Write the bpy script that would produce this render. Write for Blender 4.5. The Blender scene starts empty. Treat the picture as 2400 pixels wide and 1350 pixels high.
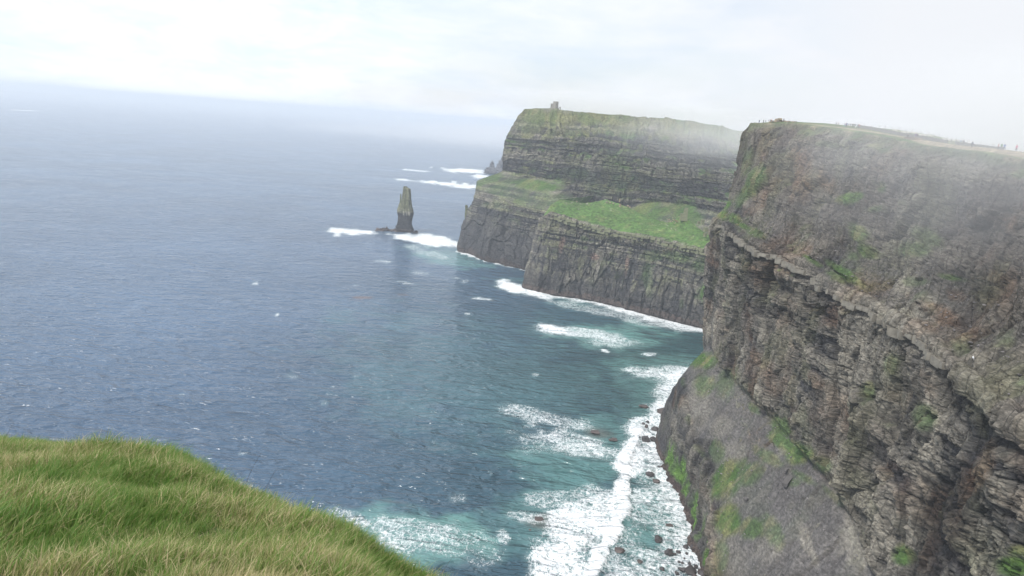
import bpy, bmesh, math, random
import numpy as np
from mathutils import Vector, Matrix
random.seed(5)
sc = bpy.context.scene
COL = sc.collection

# ------------------------------------------------------------------ camera
H = 175.0                      # metres above the sea
FPX = 1800.0                   # focal length in pixels of the 2400 px wide photograph
PITCH = math.radians(12.15); ROLL = math.radians(4.23)
fw = np.array([0, math.cos(PITCH), -math.sin(PITCH)])
r0 = np.array([1.0, 0, 0]); u0 = np.array([0, math.sin(PITCH), math.cos(PITCH)])
rt = r0*math.cos(ROLL) + u0*math.sin(ROLL); up = -r0*math.sin(ROLL) + u0*math.cos(ROLL)
CAM = np.array([0, 0, H])
cam = bpy.data.objects.new('camera', bpy.data.cameras.new('camera')); COL.objects.link(cam)
cam.matrix_world = Matrix(((rt[0], up[0], -fw[0], 0), (rt[1], up[1], -fw[1], 0), (rt[2], up[2], -fw[2], H), (0, 0, 0, 1)))
cam.data.sensor_width = 36.0; cam.data.lens = 36.0*FPX/2400
cam.data.clip_start = 0.2; cam.data.clip_end = 90000
sc.camera = cam

# ------------------------------------------------------------------ sky, sun, exposure
SUN_EL, SUN_AZ = 50.0, 226.0           # degrees; azimuth clockwise from +Y
w = bpy.data.worlds.new('World'); sc.world = w; w.use_nodes = True
nt = w.node_tree; nt.nodes.clear()
def N(t, kind, **kw):
    n = t.nodes.new(kind)
    for k, v in kw.items():
        if k in n.inputs.keys(): n.inputs[k].default_value = v
        else: setattr(n, k, v)
    return n
def ramp(t, src, stops, interp='LINEAR'):
    n = t.nodes.new('ShaderNodeValToRGB'); n.color_ramp.interpolation = interp
    e = n.color_ramp.elements
    while len(e) < len(stops): e.new(0.5)
    for i, (p, c) in enumerate(stops):
        e[i].position = p; e[i].color = (c, c, c, 1) if not hasattr(c, '__len__') else (*c, 1)
    if src is not None: t.links.new(src, n.inputs[0])
    return n
def mix(t, fac, a, b, mode='MIX'):
    n = t.nodes.new('ShaderNodeMix'); n.data_type = 'RGBA'; n.blend_type = mode
    for k, v in ((0, fac), (6, a), (7, b)):
        if hasattr(v, 'is_linked') or hasattr(v, 'links'): t.links.new(v, n.inputs[k])
        elif k == 0: n.inputs[0].default_value = v
        else: n.inputs[k].default_value = (*v, 1)
    return n.outputs[2]
def mth(t, op, a, b=0.0, c=0.0, clamp=False):
    n = t.nodes.new('ShaderNodeMath'); n.operation = op; n.use_clamp = clamp
    for k, v in enumerate((a, b, c)):
        if hasattr(v, 'links'): t.links.new(v, n.inputs[k])
        else: n.inputs[k].default_value = v
    return n.outputs[0]
sky = N(nt, 'ShaderNodeTexSky', sky_type='NISHITA', sun_disc=False, sun_elevation=math.radians(SUN_EL),
        sun_rotation=math.radians(SUN_AZ), altitude=150.0, air_density=1.0, dust_density=2.0, ozone_density=1.5)
skys = mix(nt, 1.0, sky.outputs[0], (0.115, 0.115, 0.115), 'MULTIPLY')
tc = N(nt, 'ShaderNodeTexCoord')
sep = N(nt, 'ShaderNodeSeparateXYZ'); nt.links.new(tc.outputs['Generated'], sep.inputs[0])
# broken cloud deck: flat layers near the horizon, softer overhead
mp = N(nt, 'ShaderNodeMapping'); mp.inputs['Scale'].default_value = (1.0, 1.0, 3.6); nt.links.new(tc.outputs['Generated'], mp.inputs[0])
cn = N(nt, 'ShaderNodeTexNoise', Scale=2.6, Detail=8.0, Roughness=0.55, Distortion=0.25); nt.links.new(mp.outputs[0], cn.inputs['Vector'])
cn2 = N(nt, 'ShaderNodeTexNoise', Scale=7.0, Detail=9.0, Roughness=0.6, Distortion=0.3); nt.links.new(mp.outputs[0], cn2.inputs['Vector'])
cover = ramp(nt, cn.outputs[0], [(0.36, 0.66), (0.56, 1.0)])          # how much white covers the blue
bill = ramp(nt, cn2.outputs[0], [(0.36, (0.655, 0.735, 0.86)), (0.58, (0.80, 0.825, 0.87))])
# a stratus deck thickens to the right (landward) side
east = N(nt, 'ShaderNodeMapRange', clamp=True); east.inputs['From Min'].default_value = -0.30; east.inputs['From Max'].default_value = 0.40
nt.links.new(sep.outputs['X'], east.inputs['Value'])
white = mix(nt, east.outputs[0], bill.outputs[0], (0.65, 0.668, 0.70))
cov2 = mth(nt, 'MAXIMUM', cover.outputs[0], east.outputs[0])
skymix = mix(nt, cov2, skys, white)
bg = N(nt, 'ShaderNodeBackground', Strength=1.0); nt.links.new(skymix, bg.inputs[0])
wo = N(nt, 'ShaderNodeOutputWorld'); nt.links.new(bg.outputs[0], wo.inputs[0])

sd = bpy.data.lights.new('sun', 'SUN'); sd.energy = 2.8; sd.angle = math.radians(9); sd.color = (1.0, 0.965, 0.91)
sun = bpy.data.objects.new('sun', sd); COL.objects.link(sun)
sv = Vector((math.sin(math.radians(SUN_AZ))*math.cos(math.radians(SUN_EL)), math.cos(math.radians(SUN_AZ))*math.cos(math.radians(SUN_EL)), math.sin(math.radians(SUN_EL))))
sun.rotation_euler = sv.to_track_quat('Z', 'Y').to_euler(); sun.location = (-300, -200, 600)

sc.view_settings.view_transform = 'Standard'; sc.view_settings.look = 'None'
sc.view_settings.exposure = 0.47; sc.view_settings.gamma = 1.0; sc.view_settings.use_curve_mapping = False
sc.render.engine = 'CYCLES'
cy = sc.cycles
cy.use_denoising = True; cy.denoiser = 'OPENIMAGEDENOISE'; cy.denoising_input_passes = 'RGB_ALBEDO_NORMAL'
cy.use_adaptive_sampling = True; cy.adaptive_threshold = 0.012
cy.max_bounces = 5; cy.diffuse_bounces = 2; cy.glossy_bounces = 2; cy.volume_bounces = 1; cy.transparent_max_bounces = 8
cy.caustics_reflective = False; cy.caustics_refractive = False

# ------------------------------------------------------------------ placing things: where a sight line meets the world
def ray(x, y): return fw + (x-1200)/FPX*rt + (675-y)/FPX*up
def PZ(x, y, z=0.0):
    d = ray(x, y); return CAM + d*(z-H)/d[2]
def PY(x, y, Y):
    d = ray(x, y); return CAM + d*Y/d[1]
def PX(x, y, X):
    d = ray(x, y); return CAM + d*X/d[0]
def proj(P):
    v = P - CAM; z = np.maximum(v@fw, 0.5)
    return 1200 + FPX*(v@rt)/z, 675 - FPX*(v@up)/z

# ------------------------------------------------------------------ noise
_rs = np.random.RandomState(11)
_perm = _rs.permutation(65536).astype(np.int64); _val = _rs.rand(65536)
def hsh(*a):
    h = np.zeros(np.broadcast(*a).shape if len(a) > 1 else np.shape(a[0]), dtype=np.int64)
    for i, k in enumerate(a): h = _perm[(h*31 + np.asarray(k).astype(np.int64)*(2*i+7) + 977*i) & 65535]
    return _val[h]
def vn(x, y, z, seed=0):
    xi, yi, zi = np.floor(x), np.floor(y), np.floor(z)
    fx, fy, fz = x-xi, y-yi, z-zi
    fx = fx*fx*(3-2*fx); fy = fy*fy*(3-2*fy); fz = fz*fz*(3-2*fz)
    xi = xi.astype(np.int64)+seed*131; yi = yi.astype(np.int64); zi = zi.astype(np.int64)
    def h(a, b, c): return hsh(a, b, c)
    c00 = h(xi, yi, zi)*(1-fx)+h(xi+1, yi, zi)*fx; c10 = h(xi, yi+1, zi)*(1-fx)+h(xi+1, yi+1, zi)*fx
    c01 = h(xi, yi, zi+1)*(1-fx)+h(xi+1, yi, zi+1)*fx; c11 = h(xi, yi+1, zi+1)*(1-fx)+h(xi+1, yi+1, zi+1)*fx
    return ((c00*(1-fy)+c10*fy)*(1-fz)+(c01*(1-fy)+c11*fy)*fz)*2-1
def fbm(x, y, z, oc=4, seed=0, gain=0.5):
    s = 0; a = 1; t = 0
    for i in range(oc):
        s = s + a*vn(x*2**i, y*2**i, z*2**i, seed+i); t += a; a *= gain
    return s/t
def ridge(x, y, z, oc=3, seed=0):
    s = 0; a = 1; t = 0
    for i in range(oc):
        s = s + a*(1-2*np.abs(vn(x*2**i, y*2**i, z*2**i, seed+i))); t += a; a *= 0.5
    return s/t
def sst(a, b, x):
    t = np.clip((x-a)/(b-a), 0, 1); return t*t*(3-2*t)
def lerp(a, b, t): return a+(b-a)*t

# ------------------------------------------------------------------ mesh helpers
def tag(o, label=None, cat=None, group=None, kind=None):
    if label: o['label'] = label
    if cat: o['category'] = cat
    if group: o['group'] = group
    if kind: o['kind'] = kind
    return o
def link(name, me, mat=None, parent=None):
    o = bpy.data.objects.new(name, me); COL.objects.link(o)
    if mat is not None and me is not None:
        for m in (mat if isinstance(mat, (list, tuple)) else [mat]): me.materials.append(m)
    if parent is not None: o.parent = parent
    return o
def empty(name, loc, rz=0.0):
    o = bpy.data.objects.new(name, None); COL.objects.link(o); o.location = loc; o.rotation_euler = (0, 0, rz)
    o.empty_display_size = 0.5; return o
def grid_mesh(name, P, smooth=False, attrs=None):
    nu, nv = P.shape[:2]
    me = bpy.data.meshes.new(name)
    idx = np.arange(nu*nv).reshape(nu, nv)
    q = np.stack([idx[:-1, :-1], idx[1:, :-1], idx[1:, 1:], idx[:-1, 1:]], -1).reshape(-1, 4)
    me.vertices.add(nu*nv); me.vertices.foreach_set('co', P.reshape(-1).astype(np.float32))
    me.loops.add(q.size); me.loops.foreach_set('vertex_index', q.reshape(-1).astype(np.int32))
    me.polygons.add(len(q)); me.polygons.foreach_set('loop_start', np.arange(0, q.size, 4, dtype=np.int32))
    me.polygons.foreach_set('use_smooth', np.full(len(q), smooth))
    me.update(calc_edges=True)
    for k, v in (attrs or {}).items():
        if v.ndim == 3:
            a = me.attributes.new(k, 'FLOAT_COLOR', 'POINT')
            c = np.ones((nu*nv, 4), np.float32); c[:, :3] = v.reshape(-1, 3); a.data.foreach_set('color', c.reshape(-1))
        else:
            a = me.attributes.new(k, 'FLOAT', 'POINT'); a.data.foreach_set('value', v.reshape(-1).astype(np.float32))
    return me
def gnormal(P):
    du = np.gradient(P, axis=0); dv = np.gradient(P, axis=1)
    n = np.cross(du, dv); return n/np.maximum(np.linalg.norm(n, axis=-1, keepdims=True), 1e-9)
def blur(A, k):
    for ax in (0, 1):
        for _ in range(2):
            c = np.cumsum(np.concatenate([np.repeat(A.take([0], ax), k+1, ax), A, np.repeat(A.take([-1], ax), k, ax)], ax), ax)
            n = A.shape[ax]
            A = (c.take(range(2*k+1, 2*k+1+n), ax) - c.take(range(0, n), ax))/(2*k+1)
    return A
def loft(st, nu, nv, uw=None, vw=None):
    """st: stations x rails x 3 -> nu x nv grid (Catmull-like along u, linear along v); also rail coordinate per column"""
    st = np.asarray(st, float); ns, nr = st.shape[:2]
    if uw is None: uw = np.linalg.norm(np.diff(st, axis=0), axis=-1).mean(1)
    cu = np.concatenate([[0], np.cumsum(uw)]); tu = np.linspace(0, cu[-1], nu)
    if vw is None: vw = np.linalg.norm(np.diff(st, axis=1), axis=-1).mean(0)
    cv = np.concatenate([[0], np.cumsum(vw)]); tv = np.linspace(0, cv[-1], nv)
    m = np.gradient(st, cu, axis=0)
    i = np.clip(np.searchsorted(cu, tu, 'right')-1, 0, ns-2); h = cu[i+1]-cu[i]; t = ((tu-cu[i])/h)[:, None, None]; h = h[:, None, None]
    A = (2*t**3-3*t**2+1)*st[i]+(t**3-2*t**2+t)*h*m[i]+(-2*t**3+3*t**2)*st[i+1]+(t**3-t**2)*h*m[i+1]
    j = np.clip(np.searchsorted(cv, tv, 'right')-1, 0, nr-2); s = ((tv-cv[j])/(cv[j+1]-cv[j]))
    G = A[:, j]*(1-s)[None, :, None]+A[:, j+1]*s[None, :, None]
    return G, j+s

def strata(s, z, seed, scales):
    """bedded, jointed rock: every bed and every block of a bed stands out by its own amount"""
    d = np.zeros_like(s); tone = np.zeros_like(s)
    for k, (T, W, amp) in enumerate(scales):
        sd_ = seed*17+k*5
        zz = z/T + 0.35*vn(s/(W*3), z*0, z/T*0.3, sd_)
        L = np.floor(zz); fz = zz-L
        h1 = hsh(L+500, L*0+sd_)
        ww = W*(0.55+1.1*hsh(L+900, L*0+sd_))
        ss = (s + 0.15*W*vn(s/W*2, zz*0, zz*1.5, sd_+3))/ww + hsh(L+77, L*0+sd_)*9
        Cc = np.floor(ss); fs = ss-Cc
        h2 = hsh(L+300, Cc+300, L*0+sd_)
        g = np.maximum(sst(0.16, 0.0, fz), sst(0.10, 0.0, fs)*0.8)
        d += amp*(0.75*(h1-0.5)+0.75*(h2-0.5) - 0.45*g)
        tone += amp*(1.2*(h1-0.5)+0.5*(h2-0.5)-0.35*g)
    return d, tone/sum(a for _, _, a in scales)
def facets(s, z, W, T, seed, tilt=.35):
    """flat joint faces: every cell of broken rock is a plane of its own depth and tilt"""
    x = s/W+.25*vn(s/W, z/T, s*0, seed+40); y = z/T+.25*vn(s/W, z/T, s*0+7, seed+41); xi = np.floor(x); yi = np.floor(y)
    best = np.full(s.shape, 1e9); sec = np.full(s.shape, 1e9); out = np.zeros_like(s)
    for i in (-1, 0, 1):
        for j in (-1, 0, 1):
            a = xi+i; b = yi+j; k = a*0+seed
            dx = x-(a+.15+.7*hsh(a+900, b+900, k)); dy = y-(b+.15+.7*hsh(a+900, b+900, k+1)); dd = np.abs(dx)+np.abs(dy)*.9
            v = hsh(a+900, b+900, k+2)-.5+tilt*(4*(hsh(a+900, b+900, k+3)-.5)*dx+3*(hsh(a+900, b+900, k+4)-.5)*dy)
            m = dd < best; sec = np.where(m, best, np.minimum(sec, dd)); out = np.where(m, v, out); best = np.where(m, dd, best)
    return out-.35*sst(.10, .0, sec-best), sst(.12, .0, sec-best)
def patch(px, py, lst, warp):
    """union of soft ellipses (x, y, rx, ry, degrees, amount)"""
    m = np.zeros_like(px)
    for (cx, cy_, rx, ry, an, am) in lst:
        sel = (np.abs(px-cx) < 2.2*max(rx, ry)) & (np.abs(py-cy_) < 2.2*max(rx, ry))
        if not sel.any(): continue
        a = math.radians(an); dx = px[sel]-cx; dy = py[sel]-cy_
        u = (dx*math.cos(a)+dy*math.sin(a))/rx; v = (-dx*math.sin(a)+dy*math.cos(a))/ry
        q = np.sqrt(u*u+v*v)+warp[sel]
        m[sel] = np.maximum(m[sel], am*sst(1.3, 0.55, q))
    return m

# ------------------------------------------------------------------ materials
def mat_new(name):
    m = bpy.data.materials.new(name); m.use_nodes = True; t = m.node_tree
    return m, t, t.nodes['Principled BSDF']
def simple(name, col, rough=0.85, var=0.25, scale=3.0, bump=0.15):
    m, t, b = mat_new(name)
    tc_ = N(t, 'ShaderNodeTexCoord'); n = N(t, 'ShaderNodeTexNoise', Scale=scale, Detail=6.0, Roughness=0.6); t.links.new(tc_.outputs['Object'], n.inputs['Vector'])
    r = ramp(t, n.outputs[0], [(0.3, tuple(c*(1-var) for c in col)), (0.7, tuple(min(1, c*(1+var)) for c in col))])
    t.links.new(r.outputs[0], b.inputs['Base Color']); b.inputs['Roughness'].default_value = rough
    b.inputs['Specular IOR Level'].default_value = 0.25
    bp = N(t, 'ShaderNodeBump', Strength=bump, Distance=0.05); t.links.new(n.outputs[0], bp.inputs['Height']); t.links.new(bp.outputs[0], b.inputs['Normal'])
    return m
def rock_mat(name, s1, s2, bumpd, spec=0.2):
    m, t, b = mat_new(name)
    at = N(t, 'ShaderNodeAttribute', attribute_name='col'); tc_ = N(t, 'ShaderNodeTexCoord')
    mp_ = N(t, 'ShaderNodeMapping'); mp_.inputs['Scale'].default_value = (1, 1, 2.6); t.links.new(tc_.outputs['Object'], mp_.inputs[0])
    n1 = N(t, 'ShaderNodeTexNoise', Scale=s1, Detail=10.0, Roughness=0.68, Distortion=0.4); t.links.new(mp_.outputs[0], n1.inputs['Vector'])
    n2 = N(t, 'ShaderNodeTexNoise', Scale=s2, Detail=5.0, Roughness=0.6); t.links.new(tc_.outputs['Object'], n2.inputs['Vector'])
    vo = N(t, 'ShaderNodeTexVoronoi', Scale=s1*1.3); vo.feature = 'DISTANCE_TO_EDGE'
    wp = mix(t, 0.35, mp_.outputs[0], n2.outputs['Color'], 'ADD'); t.links.new(wp, vo.inputs['Vector'])
    r1 = ramp(t, n1.outputs[0], [(0.30, 0.36), (0.5, 0.95), (0.70, 1.85)])
    mpj = N(t, 'ShaderNodeMapping'); mpj.inputs['Scale'].default_value = (1, 1, 0.28); t.links.new(tc_.outputs['Object'], mpj.inputs[0])
    wj = mix(t, 0.8, mpj.outputs[0], n1.outputs['Color'], 'ADD'); vj = N(t, 'ShaderNodeTexVoronoi', Scale=s1*.55); vj.feature = 'DISTANCE_TO_EDGE'; t.links.new(wj, vj.inputs['Vector'])
    cj = ramp(t, vj.outputs['Distance'], [(0.0, 0.35), (0.06, 1.0)])
    r2 = ramp(t, n2.outputs[0], [(0.3, 0.8), (0.7, 1.2)])
    cr = ramp(t, vo.outputs['Distance'], [(0.0, 0.62), (0.07, 1.0)])
    c = mix(t, 1.0, at.outputs['Color'], r1.outputs[0], 'MULTIPLY'); c = mix(t, 1.0, c, r2.outputs[0], 'MULTIPLY')
    sm = N(t, 'ShaderNodeAttribute', attribute_name='turf').outputs['Fac']; kf = mth(t, 'SUBTRACT', 1.0, sm, clamp=True)
    c = mix(t, mth(t, 'MULTIPLY', kf, 0.7), c, cr.outputs[0], 'MULTIPLY'); c = mix(t, mth(t, 'MULTIPLY', kf, 0.75), c, cj.outputs[0], 'MULTIPLY')
    t.links.new(c, b.inputs['Base Color']); b.inputs['Roughness'].default_value = 0.88; b.inputs['Specular IOR Level'].default_value = spec
    hh = mth(t, 'ADD', n1.outputs[0], mth(t, 'MULTIPLY', cr.outputs[0], 0.25)); hh = mth(t, 'ADD', hh, mth(t, 'MULTIPLY', cj.outputs[0], 0.35))
    bp = N(t, 'ShaderNodeBump', Strength=0.9, Distance=bumpd); t.links.new(mth(t, 'ADD', 0.25, mth(t, 'MULTIPLY', kf, 0.65)), bp.inputs['Strength']); t.links.new(hh, bp.inputs['Height']); t.links.new(bp.outputs[0], b.inputs['Normal'])
    return m
M_near = rock_mat('near_rock', 0.55, 0.07, 0.9)
M_far = rock_mat('far_rock', 0.30, 0.035, 1.2)
PALE = np.array([0.255, 0.235, 0.195]); DARK = np.array([0.045, 0.045, 0.049]); BROWN = np.array([0.125, 0.107, 0.088])
OCHRE = np.array([0.22, 0.125, 0.07]); LICH = np.array([0.16, 0.172, 0.085]); GRASS = np.array([0.050, 0.100, 0.022]); DRYG = np.array([0.135, 0.14, 0.058])
SCREE = np.array([0.092, 0.086, 0.084]); WET = np.array([0.042, 0.040, 0.042]); KELP = np.array([0.082, 0.058, 0.050]); ALGAE = np.array([0.055, 0.105, 0.022])
def cmix(c, col, m): return c*(1-m[..., None])+col*m[..., None]

# ================================================================== SEA
print('sea')
def build_sea():
    nr, na = 620, 640
    dep = np.concatenate([np.linspace(math.radians(66), math.radians(8), int(nr*0.66)), np.geomspace(math.radians(7.9), math.radians(0.19), nr-int(nr*0.66))])
    rad = H/np.tan(dep); ang = np.radians(np.linspace(-46, 46, na))
    Rg, Ag = np.meshgrid(rad, ang, indexing='ij')
    X = Rg*np.sin(Ag); Y = Rg*np.cos(Ag); Z = np.zeros_like(X)
    fade = 1/(1+(Rg/900)**2)
    for (L, A, d, sx) in ((95, .55, 20, 1), (61, .40, -14, 2), (37, .26, 38, 3), (23, .22, 5, 4), (14, .16, -32, 5), (9.5, .12, 22, 6)):
        a = math.radians(d); k = 2*math.pi/L
        ph = (X*math.sin(a)+Y*math.cos(a))*k + 2.2*vn(X/L/2.4, Y/L/2.4, X*0, sx)
        env = 0.6+0.8*np.clip(vn(X/L/3.5, Y/L/3.5, X*0+3.3, sx+9)+0.3, 0, 1)
        Z += A*env*(np.abs(np.sin(ph*0.5))*-2+1)*fade*(1 if L > 20 else np.clip(1.6-Rg/600, 0, 1))
    P = np.stack([X, Y, Z], -1)
    px, py = proj(np.stack([X, Y, Z*0], -1))
    wa = 0.45*fbm(X/30, Y/30, X*0, 3, 21)+0.25*fbm(X/9, Y/9, X*0, 2, 23)
    # white water (centre x, y, radii, tilt, amount) read off the photograph
    FO = [(1290,985,110,26,12,.62),(1330,1030,130,34,16,.66),(1440,1062,90,18,12,.58),(1265,1030,70,30,0,.42),
          (1560,950,60,26,-20,.95),(1520,1005,60,40,0,.9),(1480,1075,45,60,15,.9),(1560,1060,50,70,20,.84),(1450,1150,32,75,22,1.0),
          (1530,1170,90,80,10,.64),(1580,1240,60,90,25,.66),(1540,1330,120,60,0,.64),(1470,1330,80,90,0,.62),(1625,1260,22,90,-12,.9),
          (1360,1240,95,70,-30,.90),(1310,1320,85,70,-10,.86),(1425,1175,50,50,0,.92),(1240,1215,48,18,6,.66),(1290,1165,60,22,0,.6),(1390,1150,70,25,-10,.62),
          (960,1250,120,46,14,.60),(830,1215,70,22,28,.58),(1080,1280,70,30,0,.50),(1070,1165,26,14,0,.46),(1130,1300,60,50,0,.42),
          (1545,872,95,20,-4,.72),(1600,885,45,30,0,.86),(1490,866,40,10,0,.66),(1370,782,110,14,8,.70),(1300,771,42,8,14,.98),(1430,800,80,18,4,.56),
          (1200,672,42,14,14,1.0),(1260,690,60,12,14,.95),(1160,610,60,6,14,.9),
          (1418,823,14,7,20,.95),(1525,830,26,7,0,.7),(1130,700,28,4,4,.7),(1400,728,150,12,13,.55),(1560,758,80,12,12,.72),
          (1025,566,72,14,8,1.1),(960,556,60,9,8,1.1),(830,543,70,7,5,1.0),(790,551,14,3,0,.9),(1110,592,50,8,14,.8),(1000,590,60,10,15,.5),
          (1040,430,85,5,5,1.0),(1090,436,40,7,4,1.0),(960,423,40,2.6,5,.8),(1090,400,60,6,3,1.0),(1125,413,22,5,0,.9),(975,400,34,2.4,4,.9),(1010,392,8,2,0,.8),(1065,426,12,3,0,.8),
          (570,1060,20,5,-8,.56),(760,943,10,3,0,.5),(776,909,16,3,-10,.55),(428,926,10,2.5,0,.5),(650,737,9,4,-15,.7),(598,664,12,4,0,.66),(1255,878,12,5,0,.6),
          (1090,658,14,5,0,.6),(1095,735,10,4,0,.6),(900,612,26,4,5,.6),(985,640,40,7,5,.5),(950,662,30,4,8,.6),(1070,652,12,4,0,.6),(835,668,9,3,0,.5),(833,880,10,4,0,.45),(690,882,14,4,0,.45),
          (1150,1108,8,3,40,.5),(1020,1035,9,3,30,.45),(965,1050,16,3,0,.45),(1200,1010,20,6,0,.5),(1180,1260,14,20,-30,.6),(60,259,42,1.2,2,.9),(660,25,1,1,0,0)]
    foam = patch(px, py, FO, wa)*(.93+.22*fbm(X/14, Y/14, X*0, 3, 27))
    # surf where the rock meets the water
    for L, wd, am in (([(1228,676),(1300,694),(1400,711),(1500,736),(1600,761),(1665,775)], 9, .92), ([(1073,588),(1130,608),(1180,621),(1250,635)], 6, 1.0),
                      ([(1605,880),(1560,962),(1533,1050),(1560,1100),(1590,1160),(1610,1200),(1625,1280),(1642,1352)], 14, .76)):
        Q = np.array([PZ(a, b)[:2] for a, b in L]); sel = (px > 1000) & (px < 1760) & (py < 1420); A = np.stack([X[sel], Y[sel]], -1)
        d = np.full(len(A), 1e9)
        for p0, p1 in zip(Q[:-1], Q[1:]):
            v = p1-p0; t_ = np.clip(((A-p0)@v)/(v@v), 0, 1); d = np.minimum(d, np.linalg.norm(A-p0-t_[:, None]*v, axis=1))
        foam[sel] = np.maximum(foam[sel], am*sst(1.6, 0.5, d/wd+wa[sel]*1.4))
    # the breaking wave in the near bay: a raised crest, steep on the shore side
    Q = np.array([PZ(a, b)[:2] for a, b in ((1505,1010),(1478,1070),(1470,1110),(1478,1150),(1458,1220),(1425,1280),(1400,1340),(1392,1400))])
    sel = (px > 1250) & (px < 1650) & (py > 960); A = np.stack([X[sel], Y[sel]], -1); best = np.full(len(A), 1e9); side = np.zeros(len(A))
    for p0, p1 in zip(Q[:-1], Q[1:]):
        v = p1-p0; t_ = np.clip(((A-p0)@v)/(v@v), 0, 1); dv = A-p0-t_[:, None]*v; dd = np.linalg.norm(dv, axis=1); cr_ = np.sign(v[0]*dv[:, 1]-v[1]*dv[:, 0]); m_ = dd < best; best[m_] = dd[m_]; side[m_] = cr_[m_]
    best = best+wa[sel]*7.0+2.5*fbm(X[sel]/5, Y[sel]/5, X[sel]*0, 2, 29); crest = np.zeros_like(foam); crest[sel] = np.where(side > 0, np.exp(-(np.maximum(best, 0)/1.6)**2), np.exp(-(np.maximum(best, 0)/7.0)**2)); P[..., 2] += 1.2*crest
    foam = np.maximum(foam, 0.98*sst(.25, .8, crest))
    # scattered whitecaps
    wc = sst(0.80, 0.95, vn(X/17, Y/8, X*0, 41))*sst(0.25, 0.7, vn(X/70, Y/70, X*0, 42))*np.clip(1.4-Rg/1500, 0, 1)
    foam = np.maximum(foam, 0.38*wc)
    TQ = [(960,1250,170,70,10,1.0),(1430,790,120,34,0,.9),(1540,870,110,50,0,.6),(1400,1080,170,110,0,.55),(1540,1200,110,150,0,.65),(1330,1230,150,120,0,.5),
          (1180,1260,120,60,0,.35),(1100,880,330,150,10,.22),(1060,600,90,24,10,.7),(1300,690,140,20,12,.5),(1530,960,90,80,0,.5)]
    aer = patch(px, py, TQ, wa*1.4)
    green = sst(-250, 150, X+60*fbm(X/200, Y/200, X*0, 3, 31)-0.02*Y)*sst(1500, 500, Y)
    P[..., 2] += 0.35*np.clip(foam, 0, 1)*fade
    kelp = patch(px, py, [(845, 697, 26, 4, 0, 1.0), (945, 690, 16, 2, 0, .5), (1400, 1015, 40, 14, 0, .5), (1270, 1225, 40, 18, 0, .6)], wa*1.2)
    me = grid_mesh('sea', P, True, {'foam': foam, 'aer': aer, 'green': green, 'kelp': kelp})
    m, t, b = mat_new('sea_water')
    geo = N(t, 'ShaderNodeNewGeometry')
    def att(n): return N(t, 'ShaderNodeAttribute', attribute_name=n).outputs['Fac']
    af, aa, ag, ak = att('foam'), att('aer'), att('green'), att('kelp')
    def noise(scale, sx, sy, det=5.0, rough=0.6, dist=0.0, rot=0.0):
        mp_ = N(t, 'ShaderNodeMapping'); mp_.inputs['Scale'].default_value = (sx, sy, 1); mp_.inputs['Rotation'].default_value = (0, 0, rot)
        t.links.new(geo.outputs['Position'], mp_.inputs[0])
        n = N(t, 'ShaderNodeTexNoise', Scale=scale, Detail=det, Roughness=rough, Distortion=dist); t.links.new(mp_.outputs[0], n.inputs['Vector']); return n
    n_w1 = noise(0.075, 0.62, 1.5, 2.5, 0.5, 0.8, 0.22)      # wind sea
    n_w2 = noise(0.26, 0.75, 1.6, 1.5, 0.5, 0.8, -0.3)
    n_big = noise(0.004, 1, 1, 4.0, 0.55)
    base = mix(t, ag, (0.052, 0.098, 0.166), (0.011, 0.050, 0.054))  # green inshore water, its base darkened to carry the cliffs' reflection
    base = mix(t, mth(t, 'MULTIPLY', aa, 0.68), base, (0.13, 0.29, 0.26))
    tone = ramp(t, n_big.outputs[0], [(0.35, 0.8), (0.65, 1.2)])
    base = mix(t, 1.0, base, tone.outputs[0], 'MULTIPLY')
    n_gust = noise(0.012, 1.0, 2.2, 5.0, 0.6, 0.8, 0.4)
    gust = ramp(t, n_gust.outputs[0], [(0.35, 0.0), (0.65, 1.0)])
    # foam lace
    mpv = N(t, 'ShaderNodeMapping'); mpv.inputs['Scale'].default_value = (0.42, 0.26, 1); t.links.new(geo.outputs['Position'], mpv.inputs[0])
    nd = noise(0.16, 1.2, .8, 5.0, 0.6)
    wv = N(t, 'ShaderNodeVectorMath', operation='MULTIPLY_ADD'); t.links.new(nd.outputs['Color'], wv.inputs[0]); wv.inputs[1].default_value = (5.0, 4.4, 0); t.links.new(mpv.outputs[0], wv.inputs[2])
    vo = N(t, 'ShaderNodeTexVoronoi', Scale=0.8); vo.feature = 'DISTANCE_TO_EDGE'; t.links.new(wv.outputs[0], vo.inputs['Vector'])
    vo2 = N(t, 'ShaderNodeTexVoronoi', Scale=2.1); vo2.feature = 'DISTANCE_TO_EDGE'; t.links.new(wv.outputs[0], vo2.inputs['Vector'])
    nf = noise(0.8, 1.1, 0.75, 7.0, 0.7, 1.2)
    lace = mth(t, 'SUBTRACT', 1.0, mth(t, 'MINIMUM', mth(t, 'MULTIPLY', vo.outputs['Distance'], 2.2), mth(t, 'ADD', mth(t, 'MULTIPLY', vo2.outputs['Distance'], 3.0), 0.12)))
    lace = mth(t, 'ADD', mth(t, 'MULTIPLY', lace, 0.48), mth(t, 'MULTIPLY', mth(t, 'SUBTRACT', nf.outputs[0], 0.22), 1.15))
    thr = mth(t, 'SUBTRACT', 1.00, mth(t, 'MULTIPLY', af, 0.72))
    ff = mth(t, 'MULTIPLY', mth(t, 'SUBTRACT', lace, thr), 3.0, clamp=True)
    ff = mth(t, 'MULTIPLY', ff, mth(t, 'MULTIPLY', af, 12.0, clamp=True))
    fc = ramp(t, nf.outputs[0], [(0.3, (0.62, 0.68, 0.70)), (0.6, (0.86, 0.87, 0.88))])
    base = mix(t, mth(t, 'MULTIPLY', ak, mth(t, 'MULTIPLY', nf.outputs[0], 1.3)), base, (0.16, 0.085, 0.05))
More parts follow.
